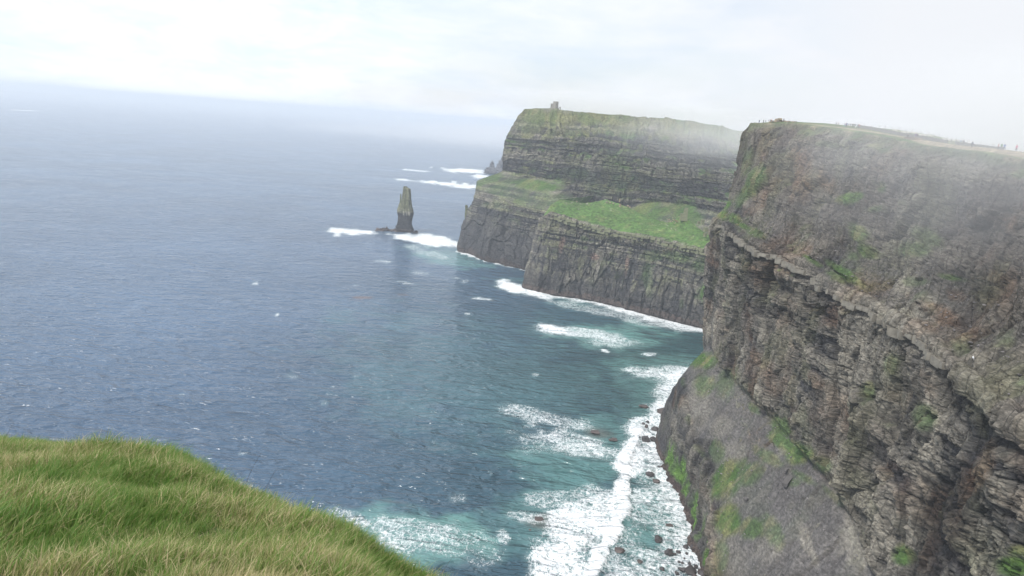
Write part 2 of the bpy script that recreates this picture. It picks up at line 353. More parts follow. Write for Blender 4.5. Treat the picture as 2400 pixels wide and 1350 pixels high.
    thin = mth(t, 'MULTIPLY', mth(t, 'MULTIPLY', af, nd.outputs[0]), 0.55)     # bubbles below the lace
    base = mix(t, thin, base, (0.30, 0.44, 0.44))
    c = mix(t, ff, base, fc.outputs[0])
    t.links.new(c, b.inputs['Base Color']); b.inputs['IOR'].default_value = 1.333
    rr = mth(t, 'ADD', mth(t, 'ADD', 0.10, mth(t, 'MULTIPLY', gust.outputs[0], 0.12)), mth(t, 'MULTIPLY', ff, 0.6)); t.links.new(rr, b.inputs['Roughness'])
    hh = mth(t, 'ADD', mth(t, 'MULTIPLY', n_w1.outputs[0], 6.5), mth(t, 'MULTIPLY', n_w2.outputs[0], 1.7))
    hh = mth(t, 'ADD', hh, mth(t, 'MULTIPLY', ff, 0.12))
    bp = N(t, 'ShaderNodeBump', Strength=1.0, Distance=1.0); t.links.new(hh, bp.inputs['Height']); t.links.new(bp.outputs[0], b.inputs['Normal'])
    o = link('sea', me, m); tag(o, 'blue-grey sea with lacy white foam round the cliff feet', kind='structure')
build_sea()

# ================================================================== NEAR CLIFF
print('near cliff')
def rail(pts, Ys):
    """pts: list of 3D points, any order -> x, z at the asked depths"""
    a = np.array(sorted([tuple(p) for p in pts], key=lambda p: p[1]))
    return np.interp(Ys, a[:, 1], a[:, 0]), np.interp(Ys, a[:, 1], a[:, 2])
YS = np.array([45, 70, 95, 120, 145, 170, 195, 225, 255, 285, 315, 345, 375, 405, 430.0])
R_base = [(60, 45, -3), (63, 100, -3), (68, 150, -3), (74, 200, -3), (79, 240, -3), (85, 283, -3), (87, 306, -3), (91, 337, -3), (90, 354, -3), (89, 382, -3), (88, 410, -3), (91, 430, -3)]
R_foot = [(p[0]+3, p[1], 9.0) for p in R_base]
R_crest = [PX(1617,1000,93), PX(1680,1117,93), PX(1682,1240,84), PX(1672,1317,81), (77,150,33), (74,45,33), PX(1600,880,97), (101,430,42)]
R_cont = [(111,430,66), PX(1690,860,110), PX(1783,950,110), PX(1867,1040,110), PX(1907,1087,110), PX(1967,1140,109), PX(1990,1220,108), PX(2022,1300,107), PX(2067,1350,106), (103,150,58), (100,45,58)]
ledpx = [(1664,560,118.),(1672,512,131),(1705,536,131),(1740,557,131),(1800,588,130.5),(1860,602,130),(1920,643,129.5),(1980,682,129),(2050,722,128.5),(2110,768,128),(2190,800,128),(2240,868,127.5),(2300,918,127),(2360,976,127),(2400,1008,127)]
LED = [PZ(a, b, c) for a, b, c in ledpx[1:]]; LED[0] = np.array([110.5, 430, 131.5]); LED = LED + [np.array([93, 90, 127.]), np.array([90, 45, 127.])]
R_rim = [PX(1760,291,123), PX(1850,289,127), PX(1900,296,128), PX(1980,306,130), PX(2080,325,130), PX(2140,340,130), PX(2240,352,130), PX(2300,360,130), PX(2400,380,130), (130,120,173), (128,45,172)]
R_sky = [PX(1900,286,165), PX(1980,293,165), PX(2100,303,165), PX(2160,309,165), PX(2250,331,165), PX(2330,356,165), PX(2400,372,165), (165,120,175), (165,45,174)]
R_bank = [PX(1790,287,137), PX(1850,284,137), PX(1900,290,137), PX(1980,299,137), PX(2080,314,137), PX(2160,327,137), PX(2250,340,137), PX(2330,347,137), PX(2400,357,137), (137,120,174.5), (137,45,174)]
def near_sections():
    S = []
    xb, zb = rail(R_base, YS); xf, zf = rail(R_foot, YS); xc, zc = rail(R_crest, YS); xk, zk = rail(R_cont, YS)
    xl, zl = rail(LED, YS); xr, zr = rail(R_rim, YS); xs, zs = rail(R_sky, YS); xk2, zk2 = rail(R_bank, YS)
    zr[-1] = 183.5
    for i, y in enumerate(YS):
        prof = [(xb[i], zb[i]), (xf[i], zf[i]), (xc[i]-1, zc[i]-3), (xc[i]+2, zc[i]+1), (xk[i]-1, zk[i]-2), (xk[i]+1.5, zk[i]+3)]
        prof += [(lerp(xk[i], xl[i]+3.5, .6), lerp(zk[i], zl[i], .62)), (xl[i]+1.8, zl[i]-4.6), (xl[i]+.9, zl[i]-3.0), (xl[i]+.6, zl[i]), (xl[i]+4, zl[i]+1.4)]
        toe = (lerp(xl[i], xr[i], .48), lerp(zl[i], zr[i], .27)); prof += [toe, (lerp(toe[0], xr[i], .5), lerp(toe[1], zr[i], .45)), (xr[i]-2.0, zr[i]-5.0), (xr[i], zr[i]), (xr[i]+3, zr[i]+.5)]
        zz = zs[i]
        prof += [(137, max(zk2[i], zr[i]+.3)), (165, zz), (260, min(zz-4, 169)), (700, 150)]
        S.append([(a, y, b) for a, b in prof])
    # the far end turns landward
    last = S[-1]; end = []
    for (a, b) in ((5, 7), (18, 14), (45, 22), (95, 34), (200, 60)):
        end.append([(x+a*(1 if z < 170 else .9), y+b, z-(0 if z < 150 else .10*a)) for (x, y, z) in last])
    return np.array(S+end)
NS = near_sections()
# silhouette of the far corner, read off the photograph
corner = [(1535,1052),(1545,1010),(1560,962),(1588,905),(1650,830),(1652,790),(1655,700),(1664,585),(1666,560),(1672,512),(1690,500),(1716,476),(1738,385),(1750,315),(1760,289)]
def build_near():
    st = NS.copy(); k = len(YS)-1
    for r, q in enumerate(corner):
        p = PY(q[0], q[1], 430.0); st[k, r] = p; 
    st[k, 0, 2] = -3
    off = st[k, :15]-NS[k, :15]
    for j in range(k+1, len(st)): st[j, :15] += off
    uw = np.concatenate([np.array([1, 1.2, 1.4, 1.6, 1.7, 1.7, 1.6, 1.5, 1.4, 1.35, 1.3, 1.25, 1.3, 1.2]), [.5, .4, .3, .2, .2]])
    vw = np.array([8, 14, 4, 22, 6, 34, 26, 6, 4, 4, 16, 26, 26, 8, 5, 6, 12, 3, 3])*1.0
    G, rc = loft(st, 880, 700, uw, vw)
    rc = np.broadcast_to(rc[None], G.shape[:2])
    G = np.concatenate([blur(G[..., i:i+1][..., 0], 2)[..., None] for i in range(3)], -1)
    n = gnormal(G)
    if n[300, 300, 0] > 0: n = -n
    X, Y, Z = G[..., 0], G[..., 1], G[..., 2]
    hor = np.linalg.norm(np.diff(G[:, 150, :2], axis=0), axis=-1); s = np.concatenate([[0], np.cumsum(hor)])[:, None]+0*Z
    def zone(a, b, f=.25): return sst(a-f, a+f, rc)*sst(b+f, b-f, rc)
    wall_lo = zone(0, 2.6); scree = zone(3.0, 4.3, .35); wall_mid = zone(4.5, 7.6); led = zone(8, 9.4); slope_up = zone(9.6, 11.2, .35); wall_up = zone(11, 14.2, .4); plat = sst(14.0, 14.6, rc)
    zc = Z + 0.012*s
    d, tone = strata(s, zc, 3, [(6.0, 17, 1.6), (2.3, 7, 1.0), (0.95, 3.0, .50)])
    butt = ridge(s/34+.35*vn(s/20, Z/40, Z*0, 5), Z/130, Z*0+.5, 2, 7)*3.6+ridge(s/13, Z/46, Z*0+1.5, 3, 9)*2.1
    rough = fbm(s/7, Y*0, Z/7, 5, 13, .6)*2.0
    crag = ridge(s/5.5+.4*vn(s/4, Z/4, Z*0, 2), Z/9, Z*0+2.5, 4, 17)*1.25
    px0, py0 = proj(G); dkm_r = patch(px0, py0, [(2215,1210,80,150,20,.8),(2120,960,50,70,10,.6),(2330,1020,60,80,0,.5),(2260,1110,50,60,0,.6),(1800,665,90,26,12,.8),(1760,590,60,22,30,.8),(1880,740,40,60,0,.5),(2240,930,50,60,30,.6)], .5*fbm(s/8, Z/8, Z*0, 3, 51))*2
    gul = np.clip(ridge(s/11+.3*vn(s/9, Z/14, Z*0, 8), Z/70, Z*0+4, 3, 19), -.4, 1)*2.6; dm = .35+.9*sst(-.2, .4, vn(s/25, Z/18, Z*0, 20))
    f1, e1 = facets(s, Z, 12, 26, 3); f2, e2 = facets(s+.3*Z, Z, 4.2, 7, 23); f3, e3 = facets(s, Z, 1.7, 2.4, 43); fc = f1*3.4+f2*1.5+f3*.45
    disp = -1.6*dkm_r*wall_mid+wall_mid*(d*dm*1.0+butt*1.1+gul*.6+fc*1.0+crag*.25+rough*.35)+wall_up*(d*.35+butt*.8+gul*.6+fc*1.25+crag*.5+rough*.5)+wall_lo*(d*.4+butt*.45+fc*.75+crag*.3+rough*.3+gul*.45)
    disp += scree*(rough*.5+crag*.2+fc*.35*sst(-.1, .3, vn(s/22, Z/16, Z*0, 98))+butt*.3+np.clip(gul, 0, 2)*.55*sst(0, .4, vn(s/30, Z/20, Z*0, 99)))+slope_up*(rough*.5+crag*.4+fc*.6+butt*.4)+led*(d*.7+butt*.8+fc*.6)
    disp += plat*np.clip(1-(rc-14)/3, 0, 1)*fbm(s/9, X/9, Z*0, 3, 3)*.5
    rec = zone(6.4, 7.7, .4)*sst(-.2, .5, vn(s/16, Z*0, Z*0, 33))
    disp -= rec*.9*sst(150, 190, Y)
    silh = sst(372, 405, Y); disp *= (1-.55*silh)*(1-.8*zone(13.3, 15, .5))
    P = G+n*disp[..., None]
    P[..., 2] += zone(7.4, 10, .5)*(fbm(s/11, Z*0, Z*0, 3, 120)*1.0)
    P[..., 2] = np.where(rc < .5, np.minimum(P[..., 2], Z+.3), P[..., 2])
    nn = gnormal(P); nn = -nn if nn[300, 300, 0] > 0 else nn
    px, py = proj(P)
    wv = .5*fbm(s/8, Z/8, Z*0, 4, 51)+.15*fbm(s/2, Z/2, Z*0, 2, 55)
    # ---- rock and plant colours, with shade painted into hollows
    cav_ = np.clip((disp-blur(disp, 9))*.10, -.3, .25)-.22*e1-.18*e2  # hollows darkened, ribs paled as painted occlusion; joint edges dark
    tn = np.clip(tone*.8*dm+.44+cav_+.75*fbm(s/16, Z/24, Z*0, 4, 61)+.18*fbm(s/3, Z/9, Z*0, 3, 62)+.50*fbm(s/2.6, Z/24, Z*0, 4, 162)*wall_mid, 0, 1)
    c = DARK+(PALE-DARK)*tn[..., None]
    br = sst(-.05, .6, fbm(s/28, Z/22, Z*0, 4, 63)); c = cmix(c, BROWN*(0.75+.7*tn)[..., None], .55*br)
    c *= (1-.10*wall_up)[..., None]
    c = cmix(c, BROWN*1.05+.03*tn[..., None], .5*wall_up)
    c = cmix(c, OCHRE*.9, .38*sst(.05, .6, fbm(s/17, Z/12, Z*0, 4, 90))); c = cmix(c, LICH*.95, .32*sst(.0, .5, fbm(s/13, Z/16, Z*0, 4, 92)))
    c = cmix(c, SCREE*(1+.25*fbm(s/3, Z/3, Z*0, 3, 65))[..., None], np.clip(scree*.9+slope_up*.65*sst(-.3, .3, fbm(s/15, Z/10, Z*0, 3, 66)), 0, 1)*sst(.25, .5, nn[..., 2]+.1))
    c = cmix(c, PALE*.92*(1+.2*fbm(s/2.2, Z/6, Z*0, 2, 67))[..., None], zone(8.3, 9.15, .15)*.25)
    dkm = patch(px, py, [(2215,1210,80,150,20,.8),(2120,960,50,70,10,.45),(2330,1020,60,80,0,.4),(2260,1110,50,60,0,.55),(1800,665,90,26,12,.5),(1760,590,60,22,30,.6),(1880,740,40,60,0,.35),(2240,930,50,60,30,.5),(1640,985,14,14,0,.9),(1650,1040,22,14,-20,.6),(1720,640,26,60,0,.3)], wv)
    c = c*(1-.72*dkm)[..., None]  # shade of the deep recesses painted into the rock colour
    plm = patch(px, py, [(2010,1190,24,90,28,.8),(2170,1110,30,120,20,.6),(1990,860,40,120,20,.5),(1720,760,40,100,10,.45),(1850,820,40,80,10,.4),(2090,930,30,50,0,.5),(2020,1260,60,60,30,.8),(1965,1130,20,80,0,.5),(2140,470,34,46,20,.6),(2120,560,24,80,20,.45),(2250,400,150,30,8,.6),(1940,330,80,24,6,.4),(2290,870,20,40,35,.8)], wv)
    c = cmix(c, PALE*1.05, .6*plm)
    c = cmix(c, PALE*.9, patch(px, py, [(1640,950,40,60,0,.5),(1690,1000,40,26,0,.5),(1655,1190,14,110,0,.5),(1720,1060,26,30,30,.4),(1890,1270,14,50,-20,.8),(1905,1300,10,30,-20,.8),(1800,1290,40,30,20,.4),(1720,1300,30,50,0,.35)], wv)*.7)
    ocm = patch(px, py, [(1880,390,24,66,-4,.95),(1885,310,36,40,0,.5),(1935,420,18,30,-30,.8),(1790,470,8,26,8,.8),(1945,440,30,12,50,.5),(2200,735,60,22,30,.8),(2155,765,50,20,10,.75),(2240,690,22,16,0,.6),(2130,780,34,14,5,.7),(2300,1100,26,60,30,.7),(2330,650,18,20,0,.4),(2380,400,10,60,0,.4),(2370,520,14,20,0,.6),(1745,490,8,20,0,.4),(1850,335,50,16,0,.3)], wv)
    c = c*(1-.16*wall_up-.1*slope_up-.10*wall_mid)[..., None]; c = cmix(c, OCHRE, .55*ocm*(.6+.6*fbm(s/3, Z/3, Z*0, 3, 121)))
    # plants: ledges that lie flat enough, and the patches the photograph shows
    flat = sst(.30, .62, blur(nn[..., 2], 3))*sst(-.05, .45, fbm(s/11, Z/9, Z*0, 4, 71)+.15*vn(s/1.5, Z/1.5, Z*0, 5))*(wall_mid+wall_up*.8+slope_up*.5+scree*.15+wall_lo*.5)
    gp = patch(px, py, [(1645,845,36,22,10,1.),(1702,1130,34,50,20,.95),(1745,1110,46,32,0,.65),(1705,1220,32,38,0,.95),(1765,1240,36,28,0,.75),(1800,1070,40,14,30,.55),(1680,1060,20,26,0,.5),(1650,900,30,30,0,.6),(1860,1130,20,12,0,.45),(1840,1040,50,16,35,.8),(1870,1065,36,26,0,.9),(1885,1120,40,10,30,.5),(1830,1000,30,22,40,.7),(1700,900,24,40,20,.45),(1770,960,22,10,40,.5),(1930,1090,26,20,30,.6),(1690,1300,18,40,0,.5),(1810,1245,22,50,-25,.5),(1950,1160,36,10,45,.4),
                        (2120,1300,26,22,0,.9),(2380,1330,36,22,0,1.1),(2395,1290,26,12,0,.9),(2170,980,30,30,0,.5),(2035,915,14,20,0,.6),(2090,855,18,26,0,.5),
                        (1690,500,24,14,30,1.0),(1722,512,28,12,25,.8),(1700,480,22,12,-40,1.),(1765,430,22,44,24,.75),(1785,410,14,30,20,.8),(1750,380,14,40,8,.5),(1745,455,18,40,30,.7),(1770,545,30,10,25,.5),(1740,528,22,8,25,.8),
                        (1985,465,42,13,-12,1.05),(2065,440,12,16,0,.8),(2050,490,26,10,-10,.5),(2010,545,24,20,30,.8),(2035,590,26,14,20,.8),(2000,600,14,10,0,.5),(1985,645,60,12,35,.75),(1960,650,30,8,35,.6),(1905,612,26,7,30,.7),(2150,585,44,22,0,.65),(2230,650,34,9,10,.8),(2150,660,34,10,0,.4),(2180,560,40,22,20,.5),(1960,340,60,8,6,.4)], wv)
    edge = zone(13.6, 14.3, .3)*.45
    gr = np.clip(np.maximum(np.maximum(flat*.75, gp), edge), 0, 1)
    gcol = GRASS+(DRYG-GRASS)*sst(-.25, .5, fbm(s/6, Z/6, Z*0, 3, 73))[..., None]
    c = cmix(c, gcol, gr)
    # sea-cliff foot: wet black rock, green algae, brown band at the water
    c = cmix(c, WET*1.5, wall_lo*sst(30, 8, Z)*.65)
    al = wall_lo*sst(2.5, 5.5, Z+fbm(s/3, Z*0, Z*0, 2, 75)*1.2)*sst(17, 12, Z+4*vn(s/2.2, Z*0, Z*0, 76))*sst(-.55, .05, vn(s/6, Z/30, Z*0, 77))*sst(395, 380, Y)
    c = cmix(c, ALGAE*1.75, al*.95)
    c = cmix(c, KELP, sst(4.5, 2.0, Z)*.8)
    # plateau: turf, with a worn dirt path along the edge
    pg = cmix(np.broadcast_to(GRASS*1.05, c.shape), DRYG, sst(-.3, .5, fbm(s/12, X/12, Z*0, 4, 81)))
    c = cmix(c, pg, plat)
    pw = vn(s/18, X*0, X*0, 83)*2.0
    path = sst(3.2, 1.6, np.abs(X-np.interp(Y, YS, rail(R_rim, YS)[0])-5.5-pw))*sst(420, 330, Y)*plat
    c = cmix(c, np.array([.30, .245, .18]), np.clip(path+zone(13.8, 14.25, .15)*.55*sst(.0, .3, vn(s/9, Z*0, Z*0, 88)), 0, 1)*.85)
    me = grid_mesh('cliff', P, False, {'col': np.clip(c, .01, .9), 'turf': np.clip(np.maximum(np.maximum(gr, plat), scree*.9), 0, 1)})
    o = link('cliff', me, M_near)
    tag(o, 'tall grey near cliff with rock walls, scree and a flat clifftop on the right', kind='structure')
    return o, P, rc
near_cliff, NP, NRC = build_near()
from mathutils.bvhtree import BVHTree
def grid_z(P, x, y, up=True):
    """height of a grid surface at x, y by nearest vertex"""
    d = (P[..., 0]-x)**2+(P[..., 1]-y)**2; k = np.unravel_index(np.argmin(d), d.shape); return P[k][2]

# ================================================================== FAR HEADLAND
print('far headland')
def grow_left(st, offs):
    L = []
    for (a, b) in offs: L.append([(x+a, y+b, z-(0 if z < 60 else .0)) for (x, y, z) in st[0]])
    return np.array(L[::-1]+[list(map(tuple, q)) for q in st])
def build_far():
    tpx = [ # base(plan or px), rim, foot, wall top, grass shoulder, skyline, with the depth of each
      dict(b=PZ(1075,587), r=(1114,447,1046), e=(1118,424,1062), f=(1180,402,1076), k=(1183,330,1086), g=(1200,296,1092), s=(1231,256,1102)),
      dict(b=PZ(1100,595), r=(1140,452,1014), e=(1150,436,1035), f=(1200,407,1056), k=(1215,330,1066), g=(1225,298,1074), s=(1245,255,1100)),
      dict(b=PZ(1130,607), r=(1175,462,992), e=(1185,446,1012), f=(1232,417,1040), k=(1260,328,1052), g=(1265,298,1064), s=(1270,254,1096)),
      dict(b=PZ(1180,620), r=(1215,480,962), e=(1225,455,985), f=(1275,420,1016), k=(1305,325,1030), g=(1308,298,1046), s=(1310,257,1088)),
      dict(b=PZ(1245,634), r=(1270,492,935), e=(1280,455,960), f=(1320,426,996), k=(1350,322,1012), g=(1350,300,1030), s=(1350,262,1080)),
      dict(b=(48,912,0), r=(1320,505,915), e=(1325,488,935), f=(1355,470,975), k=(1395,318,994), g=(1395,300,1012), s=(1400,266,1070)),
      dict(b=(85,895,0), r=(1365,520,900), e=(1375,500,918), f=(1405,478,950), k=(1440,322,978), g=(1442,302,1000), s=(1455,271,1060)),
      dict(b=(125,870,0), r=(1430,535,885), e=(1440,512,900), f=(1465,482,935), k=(1500,325,965), g=(1502,305,988), s=(1510,276,1045)),
      dict(b=(165,845,0), r=(1500,545,868), e=(1515,515,882), f=(1545,476,915), k=(1560,330,940), g=(1560,306,965), s=(1562,278,1030)),
      dict(b=(200,815,0), r=(1580,560,840), e=(1590,530,856), f=(1625,484,884), k=(1625,355,912), g=(1622,325,940), s=(1625,286,1010)),
      dict(b=(225,780,0), r=(1650,590,800), e=(1660,560,816), f=(1690,505,846), k=(1690,362,880), g=(1685,330,915), s=(1690,297,985)),
      dict(b=(260,740,0), r=(1740,620,770), e=(1750,590,786), f=(1765,530,815), k=(1765,365,850), g=(1760,345,890), s=(1765,312,955)),
      dict(b=(320,700,0), r=(1850,650,740), e=(1860,620,756), f=(1870,560,790), k=(1870,390,830), g=(1870,360,870), s=(1870,325,930)),
    ]
    S = []
    for d in tpx:
        b = np.array([d['b'][0], d['b'][1], -4.]); r = PY(*d['r']); e = PY(*d['e']); f = PY(*d['f']); k = PY(*d['k']); g = PY(*d['g']); s = PY(*d['s'])
        out = np.array([0.2, -1.0, 0])
        S.append([b+out*3, b+out*1.5+[0, 0, 11], lerp(b, r, .62)+[0, 0, 1], r-[0, 0, 2.5], r+[0, 2.5, .5], e, f, f+[0, 1.5, 3], lerp(f, k, .5), k, g, s, s+[0, 8, .3], s+[0, 120, -3], s+[60, 900, -12]])
    st = grow_left(np.array(S), [(5, 14), (20, 45), (55, 110), (120, 260)])
    uw = np.array([.2, .3, .4, .7]+[1.2, 1.2, 1.3, 1.4, 1.3, 1.2, 1.3, 1.4, 1.3, 1.2, 1.2, .5])
    vw = np.array([10, 40, 30, 4, 18, 26, 5, 46, 46, 20, 34, 4, 3, 3])*1.0
    G, rc = loft(st, 620, 330, uw, vw); rc = np.broadcast_to(rc[None], G.shape[:2])
    G = np.stack([blur(G[..., i], 1) for i in range(3)], -1)
    n = gnormal(G); n = -n if n[300, 120, 1] > 0 else n
    X, Y, Z = G[..., 0], G[..., 1], G[..., 2]
    s = np.concatenate([[0], np.cumsum(np.linalg.norm(np.diff(G[:, 150, :2], axis=0), axis=-1))])[:, None]+0*Z
    def zone(a, b, f=.25): return sst(a-f, a+f, rc)*sst(b+f, b-f, rc)
    lo = zone(0, 3.4); ter = zone(3.8, 5.8, .3); hi = zone(6, 9.3, .3); sh = zone(9.2, 11, .4); plat = sst(10.8, 11.2, rc)
    right = sst(36, 62, X)
    zc = Z+.004*s
    d, tone = strata(s, zc, 9, [(9.0, 34, 1.7), (4.2, 16, 1.5), (2.0, 7, .8)])
    butt = ridge(s/60, Z/160, Z*0+.5, 3, 27)*4.5; crag = ridge(s/9+.4*vn(s/9, Z/9, Z*0, 2), Z/16, Z*0, 3, 37)*1.3; rough = fbm(s/14, Z/14, Z*0, 4, 39, .6)*2.2
    vert = ridge(s/11, Z/70, Z*0+.8, 3, 33)*2.2
    f1, e1 = facets(s, Z, 17, 34, 63); f2, e2 = facets(s, Z, 7, 12, 83); fc = f1*4.2+f2*2.2
    disp = hi*fc*.7+lo*fc*1.0+sh*fc*.5+hi*(d*1.9+butt*1.1+vert*1.1+crag*.5+rough*.5)+lo*(d*np.where(Z > 45, 1.1, .35)+butt*1.1+vert*1.5*sst(80, 50, Z)+crag*.5+rough*.4)+ter*(rough*.7+crag*.4)+sh*(rough*1.6+crag*1.4+d*.9+butt*.6)+plat*0
    lim = sst(20, 45, s-s[int(620*.17)])*.5+.5
    P = G+n*(disp*lim)[..., None]
    P[..., 2] = np.where(rc < .5, np.minimum(P[..., 2], Z+1), P[..., 2])
    nn = gnormal(P); nn = -nn if nn[300, 120, 1] > 0 else nn
    px, py = proj(P); wv = .5*fbm(s/14, Z/14, Z*0, 4, 51)+.2*fbm(s/3, Z/3, Z*0, 2, 55)
    lowz = sst(62, 45, Z); cav_ = np.clip((disp-blur(disp, 6))*.12, -.4, .35)-.2*e1*(lo+.5*hi)-.12*e2; vt = fbm(s/7, Z/45, Z*0, 4, 69)  # occlusion put into the tone: recesses darker, bulges paler; dark joints too
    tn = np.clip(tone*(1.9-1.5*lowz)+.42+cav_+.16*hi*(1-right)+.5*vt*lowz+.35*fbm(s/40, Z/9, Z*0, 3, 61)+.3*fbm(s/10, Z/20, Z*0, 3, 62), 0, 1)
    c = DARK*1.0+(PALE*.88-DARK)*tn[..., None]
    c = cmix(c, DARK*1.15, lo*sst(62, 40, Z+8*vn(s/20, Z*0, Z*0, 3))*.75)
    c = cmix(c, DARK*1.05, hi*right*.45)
    c = cmix(c, LICH, np.clip(sst(.45, .85, tn)*sst(-.3, .4, fbm(s/20, Z/20, Z*0, 3, 64))*.85*(1-right*.6), 0, 1)*sst(40, 70, Z))
    c = cmix(c, PALE*.85, zone(2.6, 3.6, .2)*.35)
    flat = sst(.22, .5, blur(nn[..., 2], 2))*sst(-.35, .25, fbm(s/18, Z/14, Z*0, 4, 71))
    gp = patch(px, py, [(1150,420,36,16,-20,.75),(1140,443,20,4,5,.6),(1258,434,54,15,4,1.05),(1320,425,24,10,0,.7),(1240,290,50,24,0,.5),(1290,275,90,20,5,.8),(1400,280,120,16,5,.85),(1470,284,100,12,5,.7),(1440,304,50,14,0,.6),(1480,312,50,9,0,.5),(1330,312,50,10,5,.5),(1330,335,60,8,5,.3),(1230,340,40,8,0,.3),
       (1440,400,34,60,20,.45),(1350,405,40,14,0,.5),(1430,440,60,26,10,.5),(1300,415,34,8,0,.5),(1240,400,26,8,0,.5),(1480,430,40,22,0,.5),(1510,490,60,14,-24,1.),(1570,480,60,10,0,.6),(1540,500,80,18,-20,.9),(1600,490,40,30,0,.9),(1625,510,30,26,20,.8),(1560,440,30,16,0,.35),
       (1640,300,120,18,5,.8),(1720,320,60,16,12,1.),(1150,480,26,8,0,.4)], wv)
    gr = np.clip(np.maximum(np.maximum(flat*(hi*.8+sh*.55+lo*.35*sst(30, 60, Z)+ter*.5), gp*(1-.5*hi*sst(.5, .2, nn[..., 2]))), ter*(1-right)*.35*sst(-.3, .3, fbm(s/12, Z/6, Z*0, 3, 72))), 0, 1)
    gcol = GRASS+(DRYG-GRASS)*np.clip(sst(-.2, .5, fbm(s/12, Z/12, Z*0, 3, 73))*(.5+.5*(1-ter))+.5*sh, 0, 1)[..., None]
    c = cmix(c, gcol, gr)
    c = cmix(c, WET*1.3, sst(20, 9, Z)*.6); c = cmix(c, KELP, sst(7, 4, Z+vn(s/12, Z*0, Z*0, 4)*3)*.6)
    tf = cmix(np.broadcast_to(GRASS, c.shape), DRYG, sst(-.2, .5, fbm(s/30, Y/30, Z*0, 3, 81))); c = cmix(c, tf, plat)
    # a small sea cave
    cv = patch(px, py, [(1181,548,7,15,10,1.)], wv*.4); P += n*(-6*cv)[..., None]; 
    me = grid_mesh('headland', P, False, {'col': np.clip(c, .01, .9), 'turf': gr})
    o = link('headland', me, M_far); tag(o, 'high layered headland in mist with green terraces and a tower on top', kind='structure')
    return o, P
far_head, FP = build_far()

